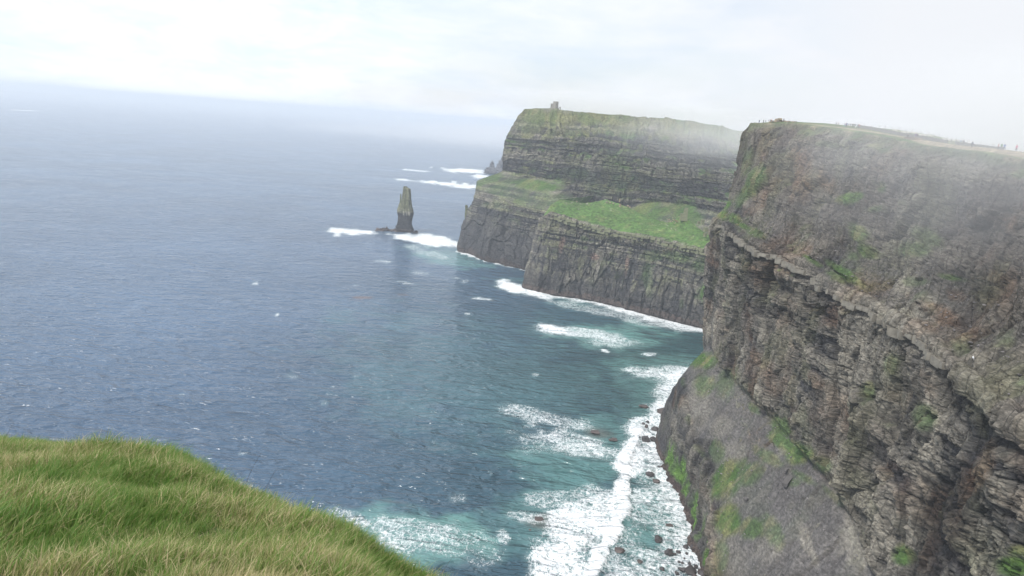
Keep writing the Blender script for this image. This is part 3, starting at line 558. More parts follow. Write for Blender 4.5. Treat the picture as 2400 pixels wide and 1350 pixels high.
# ================================================================== LOWER HEADLAND WITH GREEN TOP
print('mid headland')
def build_mid():
    T = [ (PZ(1228,675), (1270,512,834), (1290,482,846), (1312,467,866)),
          (PZ(1262,684), (1296,500,822), (1318,482,840), (1335,469,880)),
          (PZ(1300,693), (1345,516,808), (1362,494,836), (1372,475,890)),
          (PZ(1350,700), (1395,530,798), (1405,500,830), (1400,472,892)),
          (PZ(1400,709), (1440,541,790), (1450,512,822), (1430,469,886)),
          (PZ(1450,720), (1490,549,774), (1500,524,804), (1475,488,872)),
          (PZ(1500,734), (1540,557,758), (1548,532,788), (1520,506,846)),
          (PZ(1550,746), (1590,569,740), (1595,545,770), (1562,519,826)),
          (PZ(1600,759), (1635,580,724), (1640,555,752), (1606,512,806)),
          (PZ(1655,772), (1685,592,706), (1690,568,734), (1655,546,780)),
          (PZ(1740,795), (1760,612,690), (1765,590,718), (1735,572,764)) ]
    S = []
    for b, r, m_, c_ in T:
        b = np.array([b[0], b[1], -4.]); r = PY(*r); m_ = PY(*m_); c_ = PY(*c_); out = np.array([-.1, -1., 0])
        S.append([b+out*1, b+[0, 1, 5.], b+[.5, 5, 7.], lerp(b, r, .5)+[0, 2, 0], lerp(b, r, .86)+[0, 2.5, 0], r-[0, 0, 5.5], r+[0, 0, .2], r+[0, 2, .8], m_, c_, c_+[0, 10, -3], c_+[4, 45, -26], c_+[20, 90, -60]])
    st = grow_left(np.array(S), [(6, 8), (16, 26), (40, 70), (60, 130)])
    uw = np.array([.3, .4, .5, .6]+[1.]*10); vw = np.array([6, 4, 34, 26, 16, 6, 3, 26, 20, 5, 8, 4])*1.0
    G, rc = loft(st, 520, 260, uw, vw); rc = np.broadcast_to(rc[None], G.shape[:2])
    n = gnormal(G); n = -n if n[260, 90, 1] > 0 else n
    X, Y, Z = G[..., 0], G[..., 1], G[..., 2]
    s = np.concatenate([[0], np.cumsum(np.linalg.norm(np.diff(G[:, 100, :2], axis=0), axis=-1))])[:, None]+0*Z
    def zone(a, b, f=.25): return sst(a-f, a+f, rc)*sst(b+f, b-f, rc)
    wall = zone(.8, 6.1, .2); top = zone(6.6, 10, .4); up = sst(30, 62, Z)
    zc = Z+.01*s
    d, tone = strata(s, zc, 5, [(7.0, 22, 1.5), (3.1, 9, 1.5), (1.5, 4, .7)])
    butt = ridge(s/38, Z/120, Z*0+.5, 3, 47)*4.2; vert = ridge(s/9+.3*vn(s/9, Z/12, Z*0, 4), Z/50, Z*0+.3, 3, 43)*2.3
    crag = ridge(s/6, Z/8, Z*0, 3, 57)*1.2; rough = fbm(s/9, Z/9, Z*0, 4, 59, .6)*1.7
    f1, e1 = facets(s, Z, 12, 30, 163); f2, e2 = facets(s, Z, 5, 9, 183); fc = f1*3.6+f2*1.9
    disp = wall*(d*(.2+1.1*up)+butt*1.3+vert*(1.2-.4*up)+fc+crag*.4+rough*.4)+top*(fbm(s/15, Y/15, Z*0, 4, 60)*1.6+fbm(s/4, Y/4, Z*0, 3, 62)*.7)
    cav = zone(3.9, 5.0, .3)*sst(.0, .35, vn(s/17, Z*0, Z*0, 35)); disp -= 4.5*cav
    lim = sst(0, 30, s-s[int(520*.15)])*.6+.4
    P = G+n*(disp*lim)[..., None]
    P[..., 2] = np.where(rc < .5, np.minimum(P[..., 2], Z+1), P[..., 2])
    nn = gnormal(P); nn = -nn if nn[260, 90, 1] > 0 else nn
    px, py = proj(P); wv = .5*fbm(s/12, Z/12, Z*0, 4, 51)+.2*fbm(s/3, Z/3, Z*0, 2, 55)
    cav_ = np.clip((disp-blur(disp, 6))*.13, -.4, .35)-.2*e1-.12*e2; vt = fbm(s/5, Z/30, Z*0, 4, 69)  # tone carries painted occlusion in hollows, plus dark joint edges
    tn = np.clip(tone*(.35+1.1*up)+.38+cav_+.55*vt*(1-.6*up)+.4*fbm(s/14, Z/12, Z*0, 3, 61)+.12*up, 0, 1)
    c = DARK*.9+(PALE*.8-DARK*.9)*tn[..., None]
    c = cmix(c, LICH*.9, sst(.25, .75, tn)*sst(-.25, .35, fbm(s/10, Z/14, Z*0, 4, 64))*.6*wall*sst(12, 30, Z))
    c = cmix(c, ALGAE*1.0, sst(.05, .5, fbm(s/7, Z/18, Z*0, 3, 68))*sst(8, 16, Z)*sst(60, 30, Z)*.4*sst(60, 120, X))
    c = cmix(c, np.array([.23, .15, .12]), patch(px, py, [(1316,572,9,22,10,.9),(1393,602,12,10,30,.7),(1468,625,5,30,5,.6),(1560,590,20,8,-20,.4)], wv)*.8)
    c = cmix(c, PALE*.9, zone(5.1, 6.0, .15)*.55)
    flat = sst(.25, .55, blur(nn[..., 2], 2))*sst(-.2, .4, fbm(s/9, Z/9, Z*0, 3, 71))*up*.7
    gp = patch(px, py, [(1580,600,50,14,10,.5),(1650,620,30,20,0,.5),(1655,690,22,26,0,.9),(1540,600,30,10,0,.4),(1370,560,10,8,0,.4),(1520,660,10,40,0,.3)], wv)
    gr = np.clip(np.maximum(np.maximum(flat, gp), sst(6.1, 6.6, rc)*.97), 0, 1)
    gcol = GRASS*1.30+(DRYG-GRASS)*.55*sst(.0, .6, fbm(s/7, Y/7, Z*0, 4, 73))[..., None]
    gcol = gcol*(1+.35*fbm(s/3, Y/3, Z*0, 3, 77))[..., None]
    c = cmix(c, gcol, gr)
    rk = top*sst(.52, .70, vn(s/3.0, Y/6, Z*0, 79))*sst(.1, .5, vn(s/25, Y/25, Z*0, 80)); c = cmix(c, PALE, rk*.8)
    c = cmix(c, WET*1.2, sst(22, 9, Z)*.7); c = cmix(c, KELP, sst(5, 3, Z+vn(s/8, Z*0, Z*0, 4)*1.5)*.6)
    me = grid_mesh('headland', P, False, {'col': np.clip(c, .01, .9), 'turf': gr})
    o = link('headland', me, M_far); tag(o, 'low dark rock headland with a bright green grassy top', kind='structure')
    return o, P, rc[0]
mid_head, MP, MRC = build_mid()
# ================================================================== AIR
def volume_mat(name, dens, col, aniso=0.0, soft=False):
    m = bpy.data.materials.new(name); m.use_nodes = True; t = m.node_tree; t.nodes.clear()
    v = N(t, 'ShaderNodeVolumePrincipled'); v.inputs['Color'].default_value = (*col, 1); v.inputs['Density'].default_value = dens; v.inputs['Anisotropy'].default_value = aniso
    if soft:      # a bank that thins out towards its rim
        tc_ = N(t, 'ShaderNodeTexCoord'); ln_ = N(t, 'ShaderNodeVectorMath', operation='LENGTH'); t.links.new(tc_.outputs['Object'], ln_.inputs[0])
        nz = N(t, 'ShaderNodeTexNoise', Scale=1.8, Detail=3.0, Roughness=0.5); t.links.new(tc_.outputs['Object'], nz.inputs['Vector'])
        rr_ = ramp(t, mth(t, 'ADD', ln_.outputs['Value'], mth(t, 'MULTIPLY', mth(t, 'SUBTRACT', nz.outputs[0], .5), .7)), [(0.15, 1.0), (0.95, 0.0)], 'EASE')
        t.links.new(mth(t, 'MULTIPLY', rr_.outputs[0], dens), v.inputs['Density'])
    o = N(t, 'ShaderNodeOutputMaterial'); t.links.new(v.outputs[0], o.inputs['Volume']); return m
bm = bmesh.new(); bmesh.ops.create_cube(bm, size=1.0)
bmesh.ops.scale(bm, vec=(70000, 70000, 216), verts=bm.verts); bmesh.ops.translate(bm, vec=(0, 20000, 104), verts=bm.verts)
me = bpy.data.meshes.new('haze'); bm.to_mesh(me); bm.free()
tag(link('haze', me, volume_mat('haze_air', 0.00015, (0.86, 0.925, 1.0))), 'pale sea haze filling the air over the bay', kind='stuff')
def mist(loc, rad, dens, rot=0.0):
    bm = bmesh.new(); bmesh.ops.create_uvsphere(bm, u_segments=48, v_segments=24, radius=1.0)
    me = bpy.data.meshes.new('mist'); bm.to_mesh(me); bm.free(); me.polygons.foreach_set('use_smooth', [True]*len(me.polygons))
    o = link('mist', me, volume_mat('mist_air', dens, (0.985, 0.99, 1.0), soft=True)); o.location = loc; o.scale = rad; o.rotation_euler = (0, 0, rot)
    return o
tag(mist((245, 210, 174), (200, 195, 52), 0.0190), 'thin mist drifting over the near clifftop', kind='stuff')
tag(mist((900, 6500, 40), (2900, 3600, 150), 0.0011), 'sea fog dimming the horizon beyond the headland', kind='stuff')
tag(mist((130, 1170, 206), (300, 150, 26), 0.010), 'faint mist veiling the stone tower', kind='stuff')
tag(mist((430, 900, 168), (420, 420, 45), 0.006, .3), 'grey mist hanging on the far headland', kind='stuff')

# ================================================================== FOREGROUND GRASSY EDGE
print('ground')
def build_ground():
    ex = [(-900,1010,12.5),(-500,1025,12),(-200,1040,11.6),(0,1046,11.2),(180,1058,10.9),(300,1072,10.6),(390,1088,10.3),(480,1150,9.8),(560,1194,9.5),(640,1238,9.2),(720,1270,9.0),(800,1312,8.6),(850,1346,8.3),(930,1384,8.0),(1010,1416,7.7),(1100,1448,7.3),(1250,1520,6.7),(1500,1660,5.9),(1900,1850,5.1)]
    S = []
    for (x, y, d) in ex:
        e = PY(x, y, d); dirx = e[0]/d
        near = np.array([dirx*4.6, 4.6, 172.05-.05*dirx]); k_ = float(sst(700, 1080, x)); near = lerp(near, PY(x, max(1390, y+120), 4.6), k_); mid = lerp(near, e, .5)+[0, 0, .22]
        out = np.array([.45, 1, 0])/1.1
        S.append([[dirx*1.5-6*0, -12, 173.6], [dirx*2.2, 0.0, 173.35], [dirx*2.6+0, 2.3, 172.95], near, mid, e, e+out*.5-[0, 0, .35], e+out*1.4-[0, 0, 2.2], e+out*4-[0, 0, 12], e+out*12-[0, 0, 60], e+out*26-[0, 0, 173]])
    G, rc = loft(np.array(S), 260, 200, None, np.array([6, 6, 6, 30, 40, 8, 10, 12, 16, 16])*1.0)
    G = np.stack([blur(G[..., i], 2) for i in range(3)], -1)
    rc = np.broadcast_to(rc[None], G.shape[:2]); X, Y = G[..., 0], G[..., 1]
    hump = fbm(X/1.5, Y/1.2, X*0, 3, 91)*.09+np.clip(ridge(X/1.0+2, Y/.9, X*0+1, 2, 93), -.2, 1)*.07
    G[..., 2] += hump*sst(8, 5.5, rc)*sst(1.5, 3, rc)
    G[..., :2] += (fbm(X/3, G[..., 2]/3, X*0, 4, 95)*1.2*sst(6.5, 8.5, rc))[..., None]
    me = grid_mesh('ground', G, True)
    m = simple('soil', (0.075, 0.098, 0.034), .95, .4, 2.0, .5)
    o = link('ground', me, m); tag(o, 'grass covered slope falling away to the sea at lower left', kind='structure')
    return G, rc
GG, GRC = build_ground()
print('grass')
def blade_clump(name, seed, n=34, hmin=.13, hmax=.28, rad=.13):
    r = random.Random(seed); V = []; Fc = []; T = []
    for i in range(n):
        a = r.uniform(0, 6.283); q = rad*math.sqrt(r.random()); bx, by = q*math.cos(a), q*math.sin(a)
        hgt = r.uniform(hmin, hmax)*(1-.35*q/rad); wd = r.uniform(.0018, .0038)
        lean = r.uniform(.15, .95); la = r.gauss(.15, .95)      # bent mostly by the wind
        dx, dy = math.cos(la)*lean, math.sin(la)*lean; fa = r.uniform(0, 3.14); wx, wy = math.cos(fa)*wd, math.sin(fa)*wd
        t_ = r.random(); k = 4; b0 = len(V)
        for j in range(k+1):
            u = j/k; x = bx+dx*hgt*u**1.7; y = by+dy*hgt*u**1.7; z = hgt*u*(1-.33*lean*u*u)
            ww = (1-u)**.7 if j < k else .05
            V += [(x-wx*ww, y-wy*ww, z), (x+wx*ww, y+wy*ww, z)]; T += [(t_, u)]*2
            if j: c = b0+2*j; Fc.append((c-2, c-1, c+1, c))
    me = bpy.data.meshes.new(name); me.from_pydata(V, [], Fc)
    a = me.attributes.new('bl', 'FLOAT_VECTOR', 'POINT'); a.data.foreach_set('vector', np.array([(p, q, 0) for p, q in T], np.float32).reshape(-1))
    me.polygons.foreach_set('use_smooth', [True]*len(me.polygons))
    return me
def grass_mat():
    m, t, b = mat_new('grass_blades')
    at = N(t, 'ShaderNodeAttribute', attribute_name='bl'); sp = N(t, 'ShaderNodeSeparateXYZ'); t.links.new(at.outputs['Vector'], sp.inputs[0])
    ti = N(t, 'ShaderNodeAttribute', attribute_name='tint'); ti.attribute_type = 'INSTANCER'
    # per blade: green, with a share of straw that grows with the clump's dryness
    k = mth(t, 'ADD', mth(t, 'MULTIPLY', sp.outputs[0], 0.75), mth(t, 'MULTIPLY', ti.outputs['Fac'], 0.75))
    k = mth(t, 'ADD', k, mth(t, 'MULTIPLY', sp.outputs[1], 0.14))
    r = ramp(t, k, [(0.12, (0.062, 0.160, 0.024)), (0.55, (0.130, 0.240, 0.042)), (0.76, (0.215, 0.27, 0.075)), (0.95, (0.43, 0.37, 0.18)), (1.0, (0.54, 0.46, 0.27))])
    t.links.new(r.outputs[0], b.inputs['Base Color']); b.inputs['Roughness'].default_value = .55; b.inputs['Specular IOR Level'].default_value = .3
    tr = N(t, 'ShaderNodeBsdfTranslucent'); t.links.new(r.outputs[0], tr.inputs['Color'])
    mx = N(t, 'ShaderNodeMixShader'); mx.inputs[0].default_value = .35; t.links.new(b.outputs[0], mx.inputs[1]); t.links.new(tr.outputs[0], mx.inputs[2])
    t.links.new(mx.outputs[0], t.nodes['Material Output'].inputs['Surface']); return m
def build_grass():
    gm = grass_mat(); coll = bpy.data.collections.new('grass_clumps')
    for i in range(10):
        me = blade_clump('grass_clump', i+1, *( (40, .10, .23, .13) if i < 8 else (26, .16, .34, .09)))
        me.materials.append(gm); o = bpy.data.objects.new('grass_clump', me); coll.objects.link(o)
    rs = np.random.RandomState(3); nu, nv = GG.shape[:2]
    jmax = int(np.argmax(GRC[0] > 6.9)); jmin = int(np.argmax(GRC[0] > .6))
    A = GG[:, jmin:jmax]; n = 60000
    # area weights
    ea = np.linalg.norm(np.cross(A[1:, :-1]-A[:-1, :-1], A[:-1, 1:]-A[:-1, :-1]), axis=-1)
    px, py = proj(A[:-1, :-1]); front = (A[:-1, :-1, 1] > 3.2); vis = np.where(front & (px > -160) & (px < 1250) & (py < 1560), 1.0, .33)*(np.abs(A[:-1, :-1, 0]) < 16); wgt = (ea*vis).reshape(-1); area = wgt.sum(); wgt /= area
    n = int(min(110000, area*400)); pick = rs.choice(len(wgt), n, p=wgt); iu, iv = np.unravel_index(pick, ea.shape)
    fu, fv = rs.rand(n, 1), rs.rand(n, 1)
    P = (A[iu, iv]*(1-fu)*(1-fv)+A[iu+1, iv]*fu*(1-fv)+A[iu, iv+1]*(1-fu)*fv+A[iu+1, iv+1]*fu*fv)
    X, Y = P[:, 0], P[:, 1]; Z0 = X*0
    dry = np.clip(.27+.60*fbm(X/1.3, Y/1.0, Z0, 4, 101)+.22*vn(X*2.2, Y*2.2, Z0, 105)+rs.normal(0, .06, n), 0, 1)
    tall = np.clip(1+.75*fbm(X/.8, Y/.7, Z0, 3, 103), .45, 1.9)
    me = bpy.data.meshes.new('grass'); me.vertices.add(n); me.vertices.foreach_set('co', (P-[0, 0, .015]).reshape(-1).astype(np.float32))
    for nm, v in (('tint', dry), ('sz', tall*rs.uniform(.68, 1.05, n)), ('ang', rs.normal(.35, .7, n)+.5*fbm(X/1.2, Y/1.2, Z0, 2, 107))):
        a = me.attributes.new(nm, 'FLOAT', 'POINT'); a.data.foreach_set('value', v.astype(np.float32))
    o = link('grass', me); tag(o, 'long wind-bent green and straw-coloured grass on the foreground slope', kind='stuff')
    ng = bpy.data.node_groups.new('grass_nodes', 'GeometryNodeTree')
    ng.interface.new_socket('Geometry', in_out='INPUT', socket_type='NodeSocketGeometry'); ng.interface.new_socket('Geometry', in_out='OUTPUT', socket_type='NodeSocketGeometry')
    gi = ng.nodes.new('NodeGroupInput'); go = ng.nodes.new('NodeGroupOutput'); ci = ng.nodes.new('GeometryNodeCollectionInfo')
    ci.inputs['Collection'].default_value = coll; ci.inputs['Separate Children'].default_value = True; ci.inputs['Reset Children'].default_value = True
    ip = ng.nodes.new('GeometryNodeInstanceOnPoints'); ip.inputs['Pick Instance'].default_value = True
    def na(nm):
        q = ng.nodes.new('GeometryNodeInputNamedAttribute'); q.data_type = 'FLOAT'; q.inputs['Name'].default_value = nm; return q.outputs['Attribute']
    cx = ng.nodes.new('ShaderNodeCombineXYZ'); ng.links.new(na('ang'), cx.inputs['Z'])
    rv = ng.nodes.new('FunctionNodeRandomValue'); rv.data_type = 'INT'; rv.inputs[4].default_value = 0; rv.inputs[5].default_value = 9
    er = ng.nodes.new('FunctionNodeEulerToRotation'); ng.links.new(cx.outputs[0], er.inputs[0])
    ng.links.new(gi.outputs[0], ip.inputs['Points']); ng.links.new(ci.outputs[0], ip.inputs['Instance']); ng.links.new(er.outputs[0], ip.inputs['Rotation'])
    ng.links.new(na('sz'), ip.inputs['Scale']); ng.links.new(rv.outputs[2], ip.inputs['Instance Index']); ng.links.new(ip.outputs[0], go.inputs[0])
    md = o.modifiers.new('grass', 'NODES'); md.node_group = ng
build_grass()

# ================================================================== ROCK BLOCKS THAT CAN BE TOLD APART
print('blocks')
def box_rock(name, seed, jit=.16, n=None):
    """a joint-bounded block: jittered box with knocked-off corners, unit size"""
    r = random.Random(seed); bm = bmesh.new()
    for x in (-.5, .5):
        for y in (-.5, .5):
            for z in (-.5, .5):
                c = Vector((x*(1-r.uniform(0, jit)), y*(1-r.uniform(0, jit)), z*(1-r.uniform(0, jit*.6))))
                for ax in range(3):
                    v = c.copy(); v[ax] *= (1-r.uniform(.05, .30)); bm.verts.new(v)
    bmesh.ops.convex_hull(bm, input=bm.verts)
    for v in [v for v in bm.verts if not v.link_faces]: bm.verts.remove(v)
    bmesh.ops.recalc_face_normals(bm, faces=bm.faces); me = bpy.data.meshes.new(name); bm.to_mesh(me); bm.free(); return me
def round_rock(name, seed, n=22, flat=.8):
    r = random.Random(seed); bm = bmesh.new()
    for i in range(n):
        v = Vector((r.gauss(0, 1), r.gauss(0, 1), r.gauss(0, 1))).normalized()*r.uniform(.42, .55); v.z *= flat
        v.x = max(-.42, min(.44, v.x)); v.z = max(-.36, min(.36, v.z)); bm.verts.new(v)
    bmesh.ops.convex_hull(bm, input=bm.verts)
    for v in [v for v in bm.verts if not v.link_faces]: bm.verts.remove(v)
    bmesh.ops.recalc_face_normals(bm, faces=bm.faces); me = bpy.data.meshes.new(name); bm.to_mesh(me); bm.free(); return me
M_block = simple('ledge_stone', tuple(PALE*.62), .9, .5, .9, .8)
M_lich = simple('lichen_stone', (0.16, 0.165, 0.10), .9, .40, .5, .6)
M_tan = simple('tan_stone', (0.26, 0.21, 0.145), .9, .3, .8, .5)
M_dark = simple('wet_boulder', (0.062, 0.055, 0.055), .55, .35, 1.2, .5)
M_brownb = simple('brown_boulder', (0.085, 0.068, 0.063), .6, .35, 1.2, .5)
bx = [box_rock('rock_block', 50+i) for i in range(9)]
for me in bx: me.materials.append(M_block)
bl = [box_rock('rock_block', 80+i, .10) for i in range(7)]
for me in bl: me.materials.append(M_lich)
def col_of(P, RC, v):
    return P[:, int(np.argmin(np.abs(RC-v)))]
def course(parent, line, meshes, wr, hgt, dep, out, zoff, seed, seld, jz=.25):
    """blocks side by side along a line of surface points"""
    r = random.Random(seed); L = line; cum = np.concatenate([[0], np.cumsum(np.linalg.norm(np.diff(L, axis=0), axis=1))]); q = 0; k = 0
    while q < cum[-1]:
        wd = r.uniform(*wr); p = np.array([np.interp(q+wd/2, cum, L[:, i]) for i in range(3)]); p2 = np.array([np.interp(q+wd/2+1.5, cum, L[:, i]) for i in range(3)])
        q += wd*1.0+r.choice([0.05, .1, .1, .5, 1.5])
        if not seld(p) or r.random() < .16: continue
        h = hgt*r.uniform(.6, 1.12); t_ = p2-p; a = math.atan2(t_[1], t_[0])+r.gauss(0, .13)
        o = bpy.data.objects.new('rock_block', r.choice(meshes)); COL.objects.link(o); o.parent = parent
        oo = r.uniform(-1.1, .15); o.location = (p[0]+out[0]*oo, p[1]+out[1]*oo, p[2]+zoff+r.gauss(0, jz*.3)); o.rotation_euler = (r.gauss(0, .07), r.gauss(0, .05), a); o.scale = (wd, dep*r.uniform(.8, 1.2), h); k += 1
    return k
NRC1 = NRC[0]
l1 = col_of(NP, NRC1, 8.45)
k = course(near_cliff, l1[::-1], bx, (1.0, 4.6), 2.3, 2.6, (-1, 0), -.3, 1, lambda p: 178 < p[1] < 420)
ln = np.linspace(0, 1, 40)[:, None]
MRC1 = None
for v, zf in ((5.35, -.2), (5.85, .0)):
    course(mid_head, col_of(MP, MRC, v), bl, (2.6, 6.5), 2.9, 4.5, (0, -1), zf, int(v*10), lambda p: p[0] > 36 and p[1] > 700)
ct = near_cliff

# ---- boulders awash below the cliff: pixel, width in pixels, look
BO = [(1508,954,24,.35,'b','long flat reddish boulder in white surf, farthest out below the cliff foot'),(1556,967,32,.6,'b','largest brown boulder in the surf, touching the far cliff foot'),
 (1508,992,9,.5,'d','small thin dark rock in foam, beside a curved one'),(1518,989,8,.7,'d','little brown rock above the curved rock in foam'),(1515,1000,8,1.3,'b','curved brown rock standing in the foam'),
 (1535,1006,18,.6,'d','grey wedge-shaped boulder alone in thick foam'),(1504,1013,9,.7,'d','small square dark rock left of the wedge boulder'),(1514,1031,22,.75,'d','big squarish brown-grey boulder with a rounder one at its right'),
 (1531,1030,14,.8,'d','round wet boulder right of the big squarish one'),(1500,1024,4,.8,'d','tiny black rock at the left of the squarish boulder'),(1437,1031,22,.35,'b','low brown rock with foam washing over it, left of the surf line'),
 (1523,1112,21,.55,'d','dark oblong boulder in lacy foam under the green algae wall'),(1538,1128,17,.55,'b','brown humped boulder just below the dark oblong one'),(1545,1095,12,.4,'d','half-sunk rock close to the wave-washed cliff corner'),
 (1568,1231,17,.35,'b','flat red-brown rock alone in pale green foam'),(1543,1266,21,.75,'d','large grey angular boulder alone in open foam'),(1608,1282,13,.75,'d','dark boulder just left of the tall one against the cliff'),
 (1622,1284,10,1.5,'d','tall black boulder leaning on the cliff foot'),(1567,1297,20,.75,'d','large square grey boulder with two small rocks at its right'),(1581,1298,10,.4,'d','small flat rock touching the large square boulder'),
 (1589,1293,12,.45,'d','oval dark rock between the square boulder and the cliff'),(1609,1297,7,.8,'d','tiny paired rock near the tall leaning boulder'),(1591,1316,7,.8,'d','left of two little round rocks in foam'),(1599,1319,7,.7,'d','right of two little round rocks in foam'),
 (1616,1321,7,1.3,'d','narrow upright rock above the biggest bottom boulder'),(1451,1291,26,.4,'b','wide brown rock half drowned behind the breaking wave'),(1499,1316,14,.45,'b','faint brown rock under thin foam near the bottom'),
 (1552,1333,12,.6,'d','pointed dark boulder near the bottom edge, left of the pair'),(1598,1334,19,.65,'d','smooth dark oval boulder beside the biggest bottom boulder'),(1618,1340,26,.8,'d','biggest dark boulder at the bottom of the surf'),
 (1586,1343,10,.7,'d','small boulder at the bottom below the smooth oval one'),(1630,1329,9,1.2,'d','black upright rock wedged beside the biggest bottom boulder'),(1645,1345,14,.8,'d','dark boulder at the bottom tucked against the cliff foot'),
 (1628,1350,10,.8,'b','brown rock on the bottom edge under the biggest boulder'),(1242,1243,9,.6,'b','small reddish rock far out in lacy foam'),(1262,1216,26,.3,'b','low drowned rock ringed with lacy foam, outermost of all'),(1395,1013,24,.3,'b','long low rock barely breaking the water in green sea'),
 (1604,1308,5,.7,'d','tiniest black rock between the pairs near the cliff'),(1575,1288,5,.7,'d','speck-sized rock behind the square boulder'),(1640,1336,8,.8,'d','small rock between the biggest boulder and the cliff foot')]
for i, (px_, py_, wpx, asp, c, lab) in enumerate(BO):
    g = PZ(px_, py_, .2); d = np.linalg.norm(g-CAM); wm = wpx*d/FPX*1.12
    me = round_rock('boulder', 200+i, 18+i % 7, .85)
    o = link('boulder', me, M_dark if c == 'd' else M_brownb); tag(o, lab, 'boulder', 'boulders in the surf')
    o.location = (g[0], g[1], wm*asp*.18); hh = wm*asp
    o.scale = (wm, wm*min(1.2, max(.8, asp*1.5)), max(.9, hh*1.05)); o.rotation_euler = (0, 0, random.uniform(-.5, .5))

# ---- sea stack
print('stack')
def stack_mesh():
    Y0 = 1157.0
    lv = [(165,812,868),(200,806,893),(228,803,948),(300,800,958),(400,788,966),(500,768,972),(600,706,983),(700,686,1000),(790,672,1020),(860,690,1008),(930,684,992),(1030,662,985),(1090,625,1008),(1150,640,1026),(1215,680,1032),(1250,690,1036)]
    nz, na = 150, 140; V = np.zeros((na+1, nz, 3))
    zz = []; L_ = []; R_ = []
    for cy_, a, b in lv:
        y = 420+cy_/9.64; pl = PY(860+a/9.64, y, Y0); pr = PY(860+b/9.64, y, Y0); L_.append(pl); R_.append(pr)
    L_ = np.array(L_); R_ = np.array(R_); L_[-1, 2] = R_[-1, 2] = -4
    t = np.linspace(0, len(lv)-1, nz); ti = np.arange(len(lv))
    for i in range(3):
        pass
    Lx = np.interp(t, ti, L_[:, 0]); Rx = np.interp(t, ti, R_[:, 0]); Zz = (np.interp(t, ti, L_[:, 2])+np.interp(t, ti, R_[:, 2]))/2
    cx_ = (Lx+Rx)/2; hw = (Rx-Lx)/2
    th = np.linspace(0, 2*math.pi, na+1)[:, None]
    sq = 1/np.maximum(np.abs(np.cos(th))**4+np.abs(np.sin(th))**4, .2)**.25
    X = np.cos(th)*hw[None]*sq; Yv = np.sin(th)*(hw[None]*.85+1)*sq; Zg = Zz[None]+0*X
    arc = th*9.0+0*X; thm = np.where(arc > 9*math.pi, 18*math.pi-arc, arc)
    d, tone = strata(thm, Zg, 7, [(6, 4.0, 1.3), (2.6, 2.0, .8)])
    v = ridge(thm/3.2, Zg/26, Zg*0, 3, 71)*1.5*np.clip((Zg-14)/14, .3, 1)
    f = 1+(d*.55+v)/np.maximum(hw[None]+3, 4)
    X = X*f; Yv = Yv*f
    notch = np.exp(-((X+cx_[None]*0-0.2)/1.3)**2)*sst(63, 70, Zg)*4.0
    P = np.stack([X+cx_[None], Yv+Y0+hw.max()*.8, Zg-notch], -1)
    P[:, 0, 0] = cx_[0]+(P[:, 0, 0]-cx_[0])*.05; P[:, 0, 1] = Y0+hw.max()*.8
    tn = np.clip(tone*1.3+.5+.4*fbm(thm/4, Zg/8, Zg*0, 3, 3), 0, 1)
    c = DARK+(PALE*.85-DARK)*tn[..., None]; c = cmix(c, LICH, sst(26, 34, Zg)*.6); c = cmix(c, DARK*.8, sst(31, 27, Zg)*.85)
    c = cmix(c, PALE*1.3, sst(25, 27, Zg)*sst(33, 31, Zg)*sst(.1, .5, vn(thm/1.5, Zg*0, Zg*0, 9))*.8); c = cmix(c, KELP, sst(6, 3, Zg)*.8)
    return grid_mesh('sea_stack', P, False, {'col': c}), cx_, Y0+hw.max()*.8
me, _, SY = stack_mesh(); stk = link('sea_stack', me, M_far); tag(stk, 'tall pointed sea stack standing in white surf off the headland', 'sea stack')
def spire(name, pts, Y, parent, mat, seed, dep=.8):
    """pointed rock from its outline: list of (left px, right px, py) from the top down"""
    r = random.Random(seed); V = []; F = []; n = 9
    for k, (a, b, y) in enumerate(pts):
        pl = PY(a, y, Y); pr = PY(b, y, Y); cx_ = (pl[0]+pr[0])/2; hw = (pr[0]-pl[0])/2; z = (pl[2]+pr[2])/2
        for j in range(n):
            t_ = 2*math.pi*j/n; q = r.uniform(.82, 1.08); V.append((cx_+hw*math.cos(t_)*q, Y+hw*dep*math.sin(t_)*q, z+r.uniform(-.06, .06)*hw))
    for k in range(len(pts)-1):
        for j in range(n): a = k*n+j; b = k*n+(j+1) % n; F.append((a, a+n, b+n, b))
    F.append(tuple(range(n))[::-1]); F.append(tuple(range((len(pts)-1)*n, len(pts)*n)))
    me = bpy.data.meshes.new(name); me.from_pydata(V, [], [f if f[0] != f[-1] else f for f in F]); me.update()
    bm = bmesh.new(); bm.from_mesh(me); bmesh.ops.recalc_face_normals(bm, faces=bm.faces); bmesh.ops.triangulate(bm, faces=bm.faces)
    bmesh.ops.subdivide_edges(bm, edges=bm.edges, cuts=2, use_grid_fill=True)
    for v in bm.verts:
        s_ = abs(PY(pts[-1][1], pts[-1][2], Y)[0]-PY(pts[-1][0], pts[-1][2], Y)[0])*.06; v.co += Vector((r.uniform(-s_, s_), r.uniform(-s_, s_), r.uniform(-s_, s_)*.5))
    bm.to_mesh(me); bm.free(); return link(name, me, mat, parent)
M_stk = simple('stack_rock', tuple(LICH*.8), .9, .5, .15, .6)
M_searock = simple('dark_sea_rock', (0.075, 0.072, 0.08), .9, .4, .1, .6)  # single dark grey for the far sea rocks
spire('pinnacle', [(938.2,940.2,454),(937.8,940.6,460),(937.4,940.6,468),(936.0,941.5,478)], SY-3, stk, M_stk, 3)
